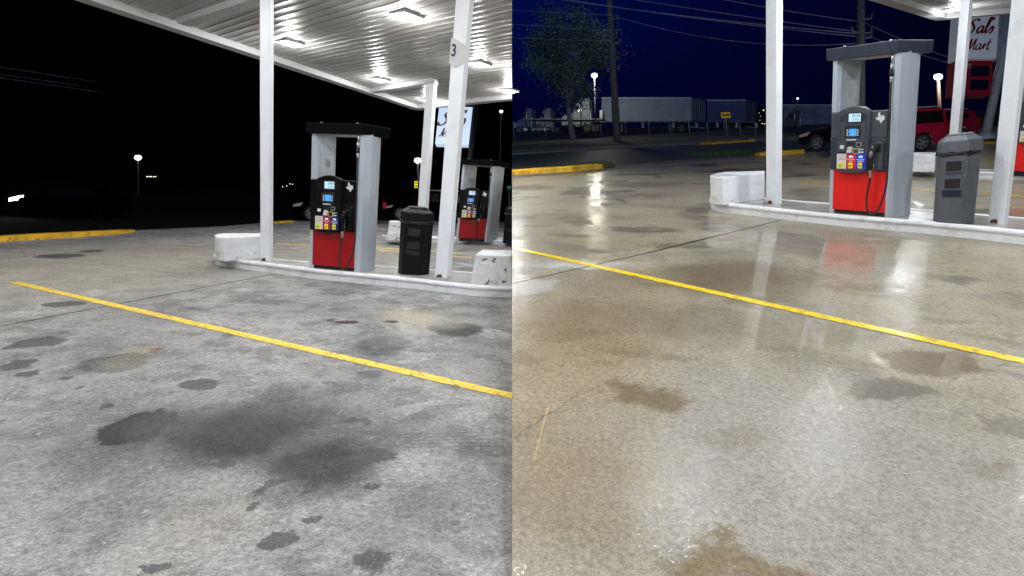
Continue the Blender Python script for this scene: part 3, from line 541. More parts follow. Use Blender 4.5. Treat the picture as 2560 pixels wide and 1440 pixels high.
# ------------------------------------------------------------------ pumps
def pump(site, c0, c1, c2, top_py, z0, label, upper, lower, dark=False, Hh=2.25):
    A, B, C2 = site.g(*c0, z0), site.g(*c1, z0), site.g(*c2, z0); Wd = 1.0; D = .50
    H = site.h(c1, top_py, z0); k = H / 2.25
    fr = Frame(A, (B - A) / Wd, (C2 - B) / D, site.v * k)
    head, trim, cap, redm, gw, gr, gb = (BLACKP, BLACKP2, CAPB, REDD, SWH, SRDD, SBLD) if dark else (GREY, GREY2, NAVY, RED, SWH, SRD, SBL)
    root = thing('fuel_pump', fr, label, 'fuel pump', 'fuel pumps on the islands')
    P = lambda b, name, m, par=root, bevel=0., seg=2: b.build(name, m, fr, par, bevel, seg)
    # columns: left one thin, right one folded like a wing
    P(MB().plan([(0, 0), (.075, 0), (.10, .06), (.10, D - .05), (.07, D), (0, D)], -.06, 2.27), 'left_column', SILVER, bevel=.006)
    lc = P(MB().add([(.1015, .10, 1.52), (.1015, D - .07, 1.52), (.1015, D - .07, 2.2), (.1015, .10, 2.2)], [(0, 1, 2, 3)]), 'column_lining', SILVERI)
    P(MB().box(.1016, .1026, .22, .32, 1.72, 1.86), 'notice_label', mat('faded notice', (.33, .35, .37), .4))
    P(MB().plan([(.955, .0), (1.0, -.012), (1.055, .03), (1.075, .20), (1.06, .215), (1.045, .36), (1.0, D), (.93, D), (.93, .1)], -.06, 2.27), 'right_column', SILVER, bevel=.006)
    # lower cabinet
    P(MB().box(.06, .955, .02, D - .02, -.05, .055), 'plinth', BLK)
    P(MB().box(.055, .957, .0, D - .01, .055, .665), 'front_panel', redm, bevel=.006)
    P(MB().disc((.48, .60), .006, -.004, 0, 10), 'panel_lock', CHR)
    # head body with side wings
    body = P(MB().box(.03, .965, -.035, D - .03, .665, 1.515), 'head_body', trim, bevel=.012)
    for x0, x1 in ((.03, .215), (.70, .965)):
        P(MB().box(x0 + .008, x1 - .008, -.048, -.03, 1.135, 1.505), 'upper_door', head, body, bevel=.006)
        P(MB().box(x0 + .008, x1 - .008, -.045, -.03, .675, 1.120), 'lower_door', trim, body, bevel=.006)
    # arched centre module
    arc = [(.20, .665), (.26, .648), (.36, .635), (.47, .630), (.58, .635), (.67, .648), (.71, .665), (.725, 1.50)]
    arc += [(.725 - .525 * t, 1.50 + .085 * math.sin(math.pi * (.06 + .88 * t))) for t in (.05, .15, .28, .4, .5, .6, .72, .85, .95)] + [(.20, 1.49)]
    mod = P(MB().face(arc, -.115, -.03), 'centre_module', head, bevel=.014, seg=3)
    inn = [(.235, .69), (.69, .69), (.695, 1.46)] + [(.695 - .46 * t, 1.46 + .045 * math.sin(math.pi * t)) for t in (.15, .3, .5, .7, .85)] + [(.24, 1.455)]
    P(MB().face(inn, -.1165, -.112), 'module_face', trim, mod)
    for x0 in (.25, .61):
        v = MB()
        for kx in range(6): v.box(x0, x0 + .07, -.1185, -.1165, 1.385 + kx * .014, 1.391 + kx * .014)
        P(v, 'speaker_grille', BLK, mod)
    P(MB().box(.37, .615, -.119, -.1165, 1.345, 1.495), 'display_bezel', BLK, mod)
    lcd = P(MB().box(.395, .590, -.1225, -.119, 1.368, 1.482), 'price_display', LCD, mod)
    P(MB().text(upper, .582, 1.432, .058, -.1225, align='RIGHT', sx=1.05, bold=.0006).text(lower, .572, 1.381, .046, -.1225, align='RIGHT', sx=1.05), 'display_digits', INK, lcd)
    P(MB().box(.27, .66, -.119, -.1165, 1.095, 1.35), 'screen_surround', head, mod, bevel=.003)
    P(MB().box(.335, .60, -.121, -.119, 1.135, 1.315), 'screen_bezel', BLK, mod)
    sc = P(MB().box(.408, .528, -.1235, -.121, 1.165, 1.268), 'message_screen', SCRN, mod)
    P(MB().text('Insert card', .468, 1.232, .020, -.1235).text('or pay', .468, 1.208, .020, -.1235).text('inside', .468, 1.182, .022, -.1235), 'screen_text', INKW, sc)
    for sx in (.382, .552):
        for r_ in range(4): P(MB().box(sx - .011, sx + .011, -.126, -.121, 1.170 + r_ * .025, 1.184 + r_ * .025), 'screen_button', INKW, mod)
    P(MB().box(.37, .53, -.1225, -.119, 1.104, 1.122), 'screen_label', STK, mod)
    P(MB().box(.25, .36, -.122, -.1165, .925, 1.075), 'receipt_panel', head, mod, bevel=.003)
    P(MB().box(.262, .33, -.1245, -.122, .985, 1.035), 'receipt_label', STK, mod); P(MB().box(.255, .365, -.145, -.122, .938, .962), 'receipt_lip', trim, mod, bevel=.004)
    P(MB().hexa([(.385, -.118, .93), (.49, -.118, .93), (.49, -.112, .93), (.385, -.112, .93), (.375, -.1195, 1.08), (.50, -.1195, 1.08), (.50, -.112, 1.08), (.375, -.112, 1.08)]), 'keypad_recess', BLK, mod)
    P(MB().hexa([(.395, -.150, .925), (.485, -.150, .925), (.485, -.119, .925), (.395, -.119, .925), (.40, -.128, 1.015), (.48, -.128, 1.015), (.48, -.119, 1.015), (.40, -.119, 1.015)]), 'keypad', mat('keypad grey', (.32, .33, .34), .4), mod)
    kk = MB()
    for i in range(3):
        for j in range(4): kk.box(.408 + i * .025, .424 + i * .025, -.152 + j * .005, -.138 + j * .005, .936 + j * .019, .949 + j * .019)
    P(kk, 'keypad_keys', INKW, mod)
    P(MB().box(.535, .615, -.1225, -.1165, 1.015, 1.075), 'scanner_frame', mat('scanner rim', (.4, .4, .4), .4), mod); P(MB().box(.543, .607, -.1245, -.1225, 1.022, 1.068), 'scanner_window', BLK, mod)
    P(MB().box(.492, .582, -.1235, -.1165, .915, .990), 'card_slot_rim', YRM, mod); P(MB().box(.500, .574, -.1275, -.1235, .922, .983), 'card_slot', head, mod)
    P(MB().box(.59, .655, -.1215, -.1165, .968, .982).box(.585, .655, -.1215, -.1165, .925, .945), 'card_label', STK if not dark else PLATE, mod)
    # three grades
    gx = (.215, .375, .535, .700)
    for i, (m_, w1, w2, num, ink) in enumerate(((gw, 'UNLEADED', '', '87', INKR), (gr, 'UNLEADED', 'PLUS', '89', INKW), (gb, 'UNLEADED', 'PREMIUM', '93', INKW))):
        x0, x1 = gx[i], gx[i + 1]; cx = (x0 + x1) / 2
        gp = P(MB().box(x0, x1, -.1215, -.1165, .690, .912), 'grade_panel', m_, mod)
        P(MB().text(w1, cx, .822, .026, -.1215, sx=.95, bold=.0004).text(w2, cx, .796, .026, -.1215, sx=.95, bold=.0004), 'grade_name', ink, gp)
        P(MB().box(cx - .032, cx + .032, -.1235, -.1215, .856, .885), 'grade_price', LCD if i else SWH, gp)
        if i == 0: P(MB().box(cx - .034, cx + .034, -.1225, -.1215, .853, .888), 'grade_price_rim', INK, gp)
        bt = P(MB().plan([(cx - .036, -.135), (cx + .036, -.135), (cx + .036, -.1215), (cx - .036, -.1215)], .700, .782), 'grade_button', YEL, gp, bevel=.012)
        P(MB().text(num, cx, .722, .044, -.1355, bold=.001), 'octane_number', INK, bt)
    # state inspection sticker on the upper right door
    tx = [(.0, .52), (.30, .54), (.30, 1.), (.52, 1.), (.52, .78), (.66, .72), (.86, .72), (.98, .66), (1., .46), (1.02, .34), (.92, .28), (.74, .14), (.70, -.02), (.56, .04), (.48, .22), (.38, .32), (.30, .26), (.22, .28), (.14, .40)]
    sx0, sz0, sw, sh = .765, 1.335, .145, .145
    st = P(MB().face([(sx0 + a * sw, sz0 + c * sh) for a, c in tx], -.0495, -.047), 'inspection_sticker', STK, body)
    P(MB().text('TEXAS', sx0 + .075, sz0 + .083, .024, -.0495), 'sticker_text', INK, st)
    # safety strip on the column edge
    P(MB().box(.967, .995, -.0195, -.0135, 1.25, 1.50), 'safety_strip', STK)
    P(MB().disc((.981, 1.468), .010, -.0205, -.0195, 12).box(.970, .992, -.0205, -.0195, 1.405, 1.425).box(.970, .992, -.0205, -.0195, 1.36, 1.366).box(.970, .992, -.0205, -.0195, 1.34, 1.346), 'strip_marks', INKR)
    # nozzle boot
    boot = P(MB().face([(.80, .68), (.935, .68), (.935, 1.06), (.915, 1.085), (.825, 1.085), (.80, 1.06)], -.085, -.04), 'nozzle_boot', head, bevel=.012)
    P(MB().box(.822, .912, -.0875, -.084, .93, 1.055), 'boot_opening', BLK, boot)
    P(MB().face([(.735, 1.02), (.765, .985), (.80, 1.005), (.80, .94), (.735, .83)], -.0485, -.044), 'arrow_sticker', STK, body)
    P(MB().box(.735, .80, -.0485, -.044, .80, .806).text('1', .775, .72, .07, -.0485, bold=.003), 'pump_number', INKW, body)
    for q in range(3): P(MB().disc((.748 + q * .02, .690), .008, -.0485, -.044, 10), 'octane_dot', YEL, body)
    nz = P(MB().tube([(.872, -.09, 1.0), (.862, -.135, 1.005), (.842, -.15, .97), (.825, -.155, .90), (.815, -.15, .80), (.806, -.135, .72), (.80, -.13, .68)], [.020, .026, .038, .040, .028, .024, .022], 10), 'nozzle', BLACKP if dark else BLK)
    P(MB().tube([(.845, -.118, .98), (.83, -.18, .93), (.822, -.19, .86)], [.022, .03, .022], 8), 'nozzle_guard', mat('worn nozzle sleeve', (.20, .20, .22), .5, dirt=(.02, .02, .02), dirt_scale=30, dirt_amt=.9) if not dark else BLACKP2, nz)
    P(MB().tube([(.86, -.15, .90), (.87, -.175, .84), (.85, -.17, .77), (.82, -.15, .74)], .007, 6), 'nozzle_lever', BLK, nz)
    P(MB().tube([(.80, -.13, .69), (.79, -.13, .655), (.80, -.13, .625), (.795, -.13, .57)], [.020, .023, .021, .018], 8), 'hose_swivel', CHR)
    hp = [(.795, -.13, .60), (.790, -.13, .52), (.768, -.135, .40), (.762, -.145, .26), (.785, -.155, .13), (.83, -.16, .055), (.885, -.16, .045), (.95, -.155, .10), (1.00, -.145, .22), (1.035, -.13, .38), (1.045, -.115, .55), (1.035, -.10, .80), (1.02, -.085, 1.10), (1.005, -.07, 1.40), (.985, -.055, 1.70), (.975, -.045, 1.90)]
    hs = []
    for i in range(len(hp) - 1):
        p0, p1, p2, p3 = [np.array(hp[min(max(j, 0), len(hp) - 1)]) for j in (i - 1, i, i + 1, i + 2)]
        for t in (0, .25, .5, .75): hs.append(.5 * (2 * p1 + (p2 - p0) * t + (2 * p0 - 5 * p1 + 4 * p2 - p3) * t * t + (3 * p1 - p0 - 3 * p2 + p3) * t ** 3))
    hs.append(np.array(hp[-1])); P(MB().tube(hs, .0145, 10), 'hose', RUB)
    P(MB().tube([(.976, -.046, 1.88), (.974, -.044, 1.96)], .018, 10).tube([(.973, -.04, 2.03), (.972, -.038, 2.13)], .020, 10).tube([(.971, -.035, 2.12), (.968, -.03, 2.25)], .014, 10), 'hose_fitting', CHR)
    P(MB().tube([(.974, -.044, 1.955), (.973, -.042, 2.035)], .030, 12), 'breakaway_collar', BLK)
    # cap
    cp = P(MB().hexa([(-.06, -.07, 2.245), (1.06, -.07, 2.245), (1.09, D + .12, 2.245), (-.06, D + .12, 2.245), (-.065, -.075, 2.41), (1.065, -.075, 2.41), (1.095, D + .125, 2.41), (-.065, D + .125, 2.41)]), 'cap', cap, bevel=.008)
    P(MB().box(.12, .93, .03, D - .03, 2.238, 2.2445), 'cap_underside', mat('cap liner', (.42, .42, .40), .35), cp)
    for q in (.16, .88): P(MB().disc((q, 2.418), .014, .02, .05, 8), 'cap_bolt', CHR, cp)
    return root
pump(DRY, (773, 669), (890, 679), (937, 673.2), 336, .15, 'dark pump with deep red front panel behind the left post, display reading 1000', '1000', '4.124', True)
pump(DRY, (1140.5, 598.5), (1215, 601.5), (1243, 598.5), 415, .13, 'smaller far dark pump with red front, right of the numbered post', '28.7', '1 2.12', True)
pump(WET, (2072, 530.5), (2218, 542.5), (2275, 534.5), 132, .15, 'tall charcoal pump with bright red front and navy cap on the wet island', '25.02', '4.932', False)
pump(WET, (2523, 433), (2634, 440), (2662, 434), 150, .13, 'second charcoal and red pump cut by the right edge of the view', '30.00', '5.921', False)

# ------------------------------------------------------------------ litter bins
def bin_(site, p0, p1, z0, H, label, m, dark, turn=0., scale=1.):
    A, B = site.g(*p0, z0), site.g(*p1, z0); s = np.linalg.norm(B - A); fr = square(site, A, B - A); root = thing('litter_bin', fr, label, 'litter bin', 'hexagonal litter bins')
    hexp = lambda k, g=0.: [((x - s / 2) * k + s / 2, (y - s * .8) * k + s * .8) for x, y in ((0, 0), (s, 0), (s * 1.42, s * .62), (s * 1.15, s * 1.45), (-.15 * s, s * 1.45), (-.30 * s, s * .55))]
    h = H * .80
    def ring(k, z): return [(x, y, z) for x, y in hexp(k)]
    MB().prism(ring(1.0, -.04), ring(1.03, h)).build('body', m, fr, root, bevel=.015)
    bagb = MB(); pts = [np.array(p) for p in ring(1.075, h)]
    for lay in range(3):
        loop = []
        for i in range(6):
            for t in np.linspace(0, 1, 6)[:-1]: q = pts[i] * (1 - t) + pts[(i + 1) % 6] * t; loop.append(q + np.array([rng.normal(0, .004), rng.normal(0, .004), rng.normal(0, .006) + .012 * lay - .01]))
        bagb.tube(loop + [loop[0]], .010, 5, False)
    bagb.build('bin_bag', BAG, fr, root)
    lid = MB().prism(ring(1.07, h + .01), ring(1.06, h + .145)).prism(ring(1.06, h + .145), ring(.66, H)).build('lid', m, fr, root, bevel=.012)
    MB().prism(ring(.66, H - .002), ring(.64, H + .014)).prism(ring(.54, H + .012), ring(.54, H + .017)).build('lid_rim', m, fr, lid)
    for zc, hh in ((h * .83, .115), (h * .58, .115)):
        fx0, fx1 = s * .16, s * .92
        k = MB(); e = .014; y0, y1 = -.028, .02
        k.box(fx0, fx1, y0, y1, zc + hh / 2, zc + hh / 2 + e).box(fx0, fx1, y0, y1, zc - hh / 2 - e, zc - hh / 2).box(fx0, fx0 + e, y0, y1, zc - hh / 2, zc + hh / 2).box(fx1 - e, fx1, y0, y1, zc - hh / 2, zc + hh / 2)
        fo = k.build('slot_frame', BING if not dark else BINB, fr, root); MB().box(fx0 + e, fx1 - e, -.022, .0, zc - hh / 2, zc + hh / 2).build('slot', BLK, fr, fo)
    MB().box(s * .15, s * .91, -.020, .0, h * .40, h * .49).build('notice_band', mat('navy band', (.012, .016, .035), .4) if not dark else BLK, fr, root)
    return root
bin_(WET, (2341.5, 557), (2401, 562), .15, 1.02, 'slate grey hexagonal litter bin with bag rim between pump and near post', BING, False)
bin_(DRY, (1004, 686), (1050, 688), .15, 1.00, 'black hexagonal litter bin between the dark pump and numbered post', BINB, True)
bd = bin_(DRY, (1257, 604), (1288, 607), .13, .98, 'black litter bin on the far dry island beside the smaller pump', BINB, True)
for o in list(bd.children) + [c for ch in bd.children for c in ch.children]:
    if o.type == 'MESH': o.modifiers.clear(); clip(o, DRY)

# ------------------------------------------------------------------ canopies
def canopy(site, h, corners, ribdir, beams, label, inset=.34, drop=.13, boxw=.3):
    """soffit of ribbed sheet inside a perimeter beam; corners given on the plan, counterclockwise"""
    O = site.z(corners[0][0], corners[0][1], h); fr = Frame(O, (1, 0, 0), (0, 1, 0), (0, 0, 1)); N0 = site.n
    Z = lambda x, y, up: site.z(x, y, h) + up * site.v
    fr = square(site, O, np.array([*ribdir, 0])); fl = Frame(fr.O, fr.M.col[0][:3], fr.M.col[1][:3], fr.M.col[2][:3]); T = lambda q: tuple(fr.Mi @ Vector(q))
    root = thing('canopy', fr, label, 'canopy', 'white forecourt canopies')
    # ribbed soffit
    d = np.array(ribdir) / np.linalg.norm(ribdir); e = np.array([-d[1], d[0]]); C2 = np.array(corners); pe = C2 @ e; pd = C2 @ d
    prof = [(0, 0), (.06, .008), (.10, .010), (.14, .007), (.172, .0), (.178, .014), (.19, .014), (.196, .0)]; per = .20
    b = MB(); vs = []; k = 0
    for i in range(int((pe.max() - pe.min()) / per) + 1):
        for a, c in prof:
            t = pe.min() + i * per + a
            for q in (pd.min() - .1, pd.max() + .1): p = d * q + e * t; vs.append(T(Z(p[0], p[1], drop + c + .004 * math.sin(i * 2.3))))
    b.add(vs, [(2 * i, 2 * i + 1, 2 * i + 3, 2 * i + 2) for i in range(len(vs) // 2 - 1)], False)
    so = b.build('soffit', SOFFIT, fl, root); bm = bmesh.new(); bm.from_mesh(so.data); bm.transform(fr.M); c0 = C2.mean(0)
    for i in range(len(corners)):
        p, q = C2[i], C2[(i + 1) % len(corners)]; nn = np.array([q[1] - p[1], -(q[0] - p[0])]); nn = nn / np.linalg.norm(nn)
        if nn @ (c0 - p) > 0: nn = -nn
        bmesh.ops.bisect_plane(bm, geom=bm.verts[:] + bm.edges[:] + bm.faces[:], plane_co=(*(p - nn * .1), 0), plane_no=(*nn, 0), clear_outer=True)
    bm.transform(fr.Mi); bm.to_mesh(so.data); bm.free(); so['solid'] = 0; clip(so, site)
    MB().prism([T(Z(x, y, drop + .06)) for x, y in corners], [T(Z(x, y, .55)) for x, y in corners]).build('roof_deck', BEAM, fl, root); clip(root.children[-1] if root.children[-1].name.startswith('roof') else [c for c in root.children if c.name.startswith('roof_deck')][0], site)
    for i in range(len(corners)):
        p, q = C2[i], C2[(i + 1) % len(corners)]; nn = np.array([q[1] - p[1], -(q[0] - p[0])]); nn = nn / np.linalg.norm(nn)
        if nn @ (c0 - p) > 0: nn = -nn
        if abs(p[0]) < .6 and abs(q[0]) < .6: continue
        if p[1] < -3 and q[1] < -3: continue
        u = (q - p) / np.linalg.norm(q - p); p2, q2 = p, q
        ring = [(0, 0), (0, .62), (-boxw, .62), (-boxw, 0)]
        lo = [T(Z(*(p2 + nn * a + (u * 0)), c)) for a, c in ring]; hi = [T(Z(*(q2 + nn * a), c)) for a, c in ring]
        f = MB().prism(lo, hi).build('fascia_beam', BEAM, fl, root); clip(f, site)
    for (p, q) in beams:
        p, q = np.array(p), np.array(q); u = (q - p) / np.linalg.norm(q - p); s_ = np.array([-u[1], u[0]]) * .12
        f = MB().prism([T(Z(*(p + s_), 0.02)), T(Z(*(p - s_), 0.02)), T(Z(*(p - s_), .17)), T(Z(*(p + s_), .17))], [T(Z(*(q + s_), 0.02)), T(Z(*(q - s_), 0.02)), T(Z(*(q - s_), .17)), T(Z(*(q + s_), .17))]).build('cross_beam', BEAM, fl, root); clip(f, site)
    return fr
def fixture(site, h, x, y, d, label, power, col, drop=.13):
    O = site.z(x, y, h) + drop * site.v; fr = square(site, O, np.array([*d, 0])); root = thing('canopy_light', fr, label, 'canopy light', 'square lights in the canopy soffit')
    k = MB(); a, c = .22, .155
    k.box(-a, a, -a, -c, -.035, .02).box(-a, a, c, a, -.035, .02).box(-a, -c, -c, c, -.035, .02).box(c, a, -c, c, -.035, .02)
    k.build('housing', BEAM, fr, root, bevel=.006); MB().hexa([(-.11, -.11, -.075), (.11, -.11, -.075), (.11, .11, -.075), (-.11, .11, -.075), (-.155, -.155, -.02), (.155, -.155, -.02), (.155, .155, -.02), (-.155, .155, -.02)]).build('lens', LEN, fr, root)
    light(root, (0, 0, -.26), power * .27, col, .10, 'POINT'); light(root, (0, 0, -.085), power * .24, col, .21)
HL = 4.36
P2 = lambda site, px, py, h: tuple(site.g(px, py, h)[:2])
cL = np.array(P2(DRY, 1040, 276, HL)); a0 = np.array(P2(DRY, 185, 0, HL)); ed = (a0 - cL) / np.linalg.norm(a0 - cL); e0 = np.array(P2(DRY, 1280, 252, HL)); fd = (e0 - cL) / np.linalg.norm(e0 - cL)
endL = cL + ed * ((cL[1] + 5) / -ed[1])
bm1 = (P2(DRY, 460, 66, HL), P2(DRY, 668, 2, HL)); bm2 = (P2(DRY, 930, 234, HL), P2(DRY, 1085, 210, HL))
ribL = np.array(bm1[1]) - np.array(bm1[0]); ribL = ribL / np.linalg.norm(ribL) * .5 + fd * .5
canopy(DRY, HL, [tuple(cL), tuple(endL), (.6, -5), tuple(cL + fd * (-(cL[0]) + .6) / fd[0])], tuple(ribL), [bm1, bm2], 'white ribbed canopy with square lights over the dry forecourt')
dl = ribL / np.linalg.norm(ribL); nm = ['brightest square canopy light, between the post and the number 3 plate', 'square canopy light just right of the leftmost post', 'square canopy light above the dark pump', 'canopy light shining behind the number 3 post', 'farthest canopy light beside the far post', 'canopy light at the centre seam by the dry canopy front']
ptsL = [P2(DRY, *p, HL + .13) for p in ((1015, 36), (724, 104), (948, 197), (1197, 157), (1069, 249), (1272, 224))]
for p, l in zip(ptsL, nm): fixture(DRY, HL, p[0], p[1], dl, l, POWER_DRY, (1., .985, .965))
for i, (x, y) in enumerate(((-5.9, 7.6), (-3.0, 5.6), (-.5, 4.6), (-7.0, 3.4), (-4.2, 1.2), (-1.3, .2), (-2.2, -3.2))): fixture(DRY, HL, x, y, dl, 'canopy light overhead, out of view above the dry forecourt', POWER_DRY, (1., .985, .965))
HR = 3.9
cR = np.array(P2(WET, 2340, 52, HR)); a1 = np.array(P2(WET, 2170, 0, HR)); er = (a1 - cR) / np.linalg.norm(a1 - cR); f1 = np.array(P2(WET, 2490, 39, HR)); fr_ = (f1 - cR) / np.linalg.norm(f1 - cR)
endR = cR + er * ((cR[0] + .6) / -er[0])
canopy(WET, HR, [tuple(cR), tuple(endR), (-.6, -5), (24, -5), tuple(cR + fr_ * 14)], (.55, -.83), [], 'white ribbed canopy whose corner shows at the top right over the wet forecourt', boxw=.28)
lightsR = [P2(WET, 2386, 20, HR + .13), (2.1, 6.3), (4.9, 7.6), (7.6, 10.6), (4.6, 3.6), (7.8, 6.2), (11., 9.6), (1.2, 1.6), (7.4, 1.6), (3.6, -1.2)]
for i, p in enumerate(lightsR): fixture(WET, HR, p[0], p[1], (.55, -.83), 'canopy light glaring behind the far right post' if i == 0 else 'canopy light overhead, out of view above the wet forecourt', POWER_WET, (.93, .96, 1.))

# ------------------------------------------------------------------ street lamps, signs, poles
def up_frame(O, Wd=None): return Frame(O, RT, unit(np.cross(UP, RT)), UP if Wd is None else Wd)
def street_lamp(px, py, base_py, d, label, lens, power, col, r=.35, wid=.09, tip=None, name='street_lamp', poles=True, pm=None):
    top = at(px, py, d); bot = at(tip or px, base_py, d); fr = Frame(bot, RT, (0, 1, 0), unit(top - bot)); L_ = np.linalg.norm(top - bot)
    root = thing(name, fr, label, 'street lamp', 'lamps in the distance')
    if poles: MB().tube([(0, 0, 0), (0, 0, L_ * .5), (0, 0, L_ - r * .8)], [wid, wid * .85, wid * .7], 8).build('pole', pm or WOOD, fr, root)
    MB().box(-r * .4, r * .4, -.15, .15, L_ + r * .55, L_ + r * .68).build('lamp_head', BLK, fr, root)
    MB().tube([(0, 0, L_ - r * .9), (0, 0, L_ - r * .75), (0, 0, L_ - r * .4), (0, 0, L_), (0, 0, L_ + r * .4), (0, 0, L_ + r * .6)], [r * .35, r * .66, r * .95, r, r * .8, r * .5], 14).build('lens', lens, fr, root)
    if power: l = light(root, (0, -r * 2.5, L_ - r), power, col, .4, 'POINT')
    return root
street_lamp(345, 393, 560, 40, 'bright yellowish street lamp alone in the black sky of the dry half', LENS, 0, None, .24, .03, 347)
street_lamp(1044, 400, 545, 34, 'white street lamp on a pale pole between dark pump and far post', LENW, 0, None, .22, .07, 1050)
street_lamp(1253, 278, 560, 46, 'tiny dim lamp on a thin pole near the top of the seam', mat('dim lens', (1, 1, 1), .3, emit=3), 0, None, .16, .04, 1246)
street_lamp(1486, 188, 350, 55, 'yellowish street lamp glaring between tree and utility pole', LENS, 800, (1, .97, .8), .32, .07, 1489)
street_lamp(2345, 191, 345, 27, 'white street lamp on a rusty pole between the pump and the far post', LENW, 160, (.9, .97, 1), .19, .10, 2352, pm=mat('rusty lamp pole', (.30, .16, .12), .8, var=.3))
street_lamp(1994, 246, 330, 70, 'small violet blue lamp far off over the pale trailer', mat('violet lens', (.4, .4, 1), .3, emit=8, ecol=(.35, .35, 1)), 0, None, .14, .03, 1994)

def path_ribbon(b, pts, w, y, sc, ox, oz, slant=.25):
    P = [np.array(p) for p in pts]; Q = []
    for i in range(len(P) - 1):
        p0, p1, p2, p3 = [P[min(max(j, 0), len(P) - 1)] for j in (i - 1, i, i + 1, i + 2)]
        for t in (0, .25, .5, .75): Q.append(.5 * (2 * p1 + (p2 - p0) * t + (2 * p0 - 5 * p1 + 4 * p2 - p3) * t * t + (3 * p1 - p0 - 3 * p2 + p3) * t ** 3))
    Q.append(P[-1]); vs = []
    for i, q in enumerate(Q):
        ww = w * (1.25 if 0 < i < len(Q) - 1 else .5); tg = unit(Q[min(i + 1, len(Q) - 1)] - Q[max(i - 1, 0)]); n_ = np.array([-tg[1], tg[0]]) * ww * (.65 + .6 * abs(tg @ np.array([-.35, .94])))
        for s_ in (-1, 1):
            r_ = q + s_ * n_; vs.append((ox + (r_[0] + slant * r_[1]) * sc, y, oz + r_[1] * sc))
    b.add(vs, [(2 * i, 2 * i + 1, 2 * i + 3, 2 * i + 2) for i in range(len(Q) - 1)])
A_ = [(.42, .5), (.25, .52), (.08, .36), (.08, .12), (.2, .05), (.36, .22), (.44, .5), (.40, .16), (.48, .06), (.58, .18)]
SALS = [[(.62, .86), (.52, 1.0), (.28, .96), (.16, .78), (.32, .56), (.42, .34), (.28, .08), (.02, .0), (-.14, .1), (-.1, .24)], [(x + .62, z) for x, z in A_],
        [(1.2, .18), (1.34, .62), (1.42, 1.08), (1.35, 1.12), (1.28, .7), (1.26, .2), (1.34, .06), (1.45, .16)], [(1.60, 1.18), (1.56, .92)], [(1.46, .16), (1.66, .52), (1.74, .3), (1.68, .08), (1.52, .06)]]
MART = [[(-.1, .02), (.08, .35), (.2, .98), (.22, .4), (.24, .08), (.45, .6), (.6, 1.0), (.56, .4), (.6, .06), (.7, .12)], [(x + .70, z) for x, z in A_], [(1.28, .18), (1.36, .52), (1.42, .44), (1.40, .06)], [(1.42, .38), (1.5, .52), (1.6, .46)],
        [(1.80, .98), (1.72, .4), (1.72, .1), (1.82, .05), (1.92, .18)], [(1.62, .62), (1.95, .70)]]
def shop_sign(corners, d, label, face, dark, price=None, pole=None, foot=None):
    """corners: bottom left, bottom right, top left in the picture at distance d"""
    bl, br, tl = [at(x, y, d) for x, y in corners]; wd = np.linalg.norm(br - bl); hg = np.linalg.norm(tl - bl); fr = Frame(bl, (br - bl) / wd, unit(np.cross(UP, RT)), (tl - bl) / hg)
    root = thing('pole_sign', fr, label, 'pole sign'); 
    pn = MB().box(0, wd, 0, .5, 0, hg).build('sign_panel', face, fr, root); MB().box(wd, wd + .10, -.04, .54, -.1, hg + .1).build('sign_edge', SIGNG if not dark else SIGND, fr, root)
    t = MB(); s_ = hg * .36
    sx = wd * .40 / 1.0
    for st in SALS: path_ribbon(t, st, .055, -.02, s_ * (1.0 if dark else .88), wd * (.07 if dark else .18), hg * (.50 if dark else .55))
    for st in MART: path_ribbon(t, st, .045, -.02, s_ * .72, wd * (.10 if dark else .20), hg * .18)
    if not dark:
        for q in range(3): t.box(wd * .44 + q * .05, wd * .44 + q * .05 + .03, -.02, -.019, hg * .93, hg * .93 + .06)
    t.build('sign_lettering', SCRIPT, fr, pn)
    if price:
        z0, z1 = price; pp = MB().box(-.02, wd - .1, .02, .48, z0, z1).build('price_panel', SIGNR, fr, root); ph_ = z1 - z0
        for q in (.16, .56): MB().box(wd * .38, wd * .86, .012, .0195, z0 + ph_ * q - .02, z0 + ph_ * q + .28 * ph_).build('price_window', PRICE, fr, pp)
        MB().text('Regular', wd * .26, z0 + ph_ * .86, .14, .018, align='CENTER', shear=.3).text('Cash /', wd * .16, z0 + ph_ * .22, .12, .018, shear=.3).text('Credit', wd * .16, z0 + ph_ * .08, .12, .018, shear=.3).build('price_lettering', INKW, fr, pp)
        MB().box(.0, wd - .14, .012, .019, z0 + ph_ * .80, z0 + ph_ * .81).build('price_rule', INKW, fr, pp)
    if pole:
        x0, zt = pole; fb = fr; base = np.array(foot)
        fl = [float(q) for q in (fr.Mi @ Vector(base))]
        MB().tube([(x0, .25, hg + .1), (x0, .25, 0), (fl[0], .25, fl[2])], .16 if not dark else .12, 12).build('sign_pole', SIGNG if not dark else SIGND, fr, root)
        MB().tube([(fl[0], .25, fl[2] + .35), (fl[0], .25, fl[2])], [.2, .45], 8).build('pole_base', SIGNG if not dark else SIGND, fr, root)
    return root
dS = depth(WET.g(2480, 356)) + .3
shop_sign([(2394, 146), (2490, 146), (2402, 34)], dS, 'tall grey white shop sign in red script with red price panel', SIGNW, False, price=(-1.52, -.08), pole=(2.08, 0), foot=at(2474, 356, dS))
shop_sign([(1088, 360), (1172, 362), (1098, 266)], 24, 'glowing pale blue shop sign in dark red script behind the number 3 post', SIGNL, True, pole=(1.66, 0), foot=at(1150, 560, 24))

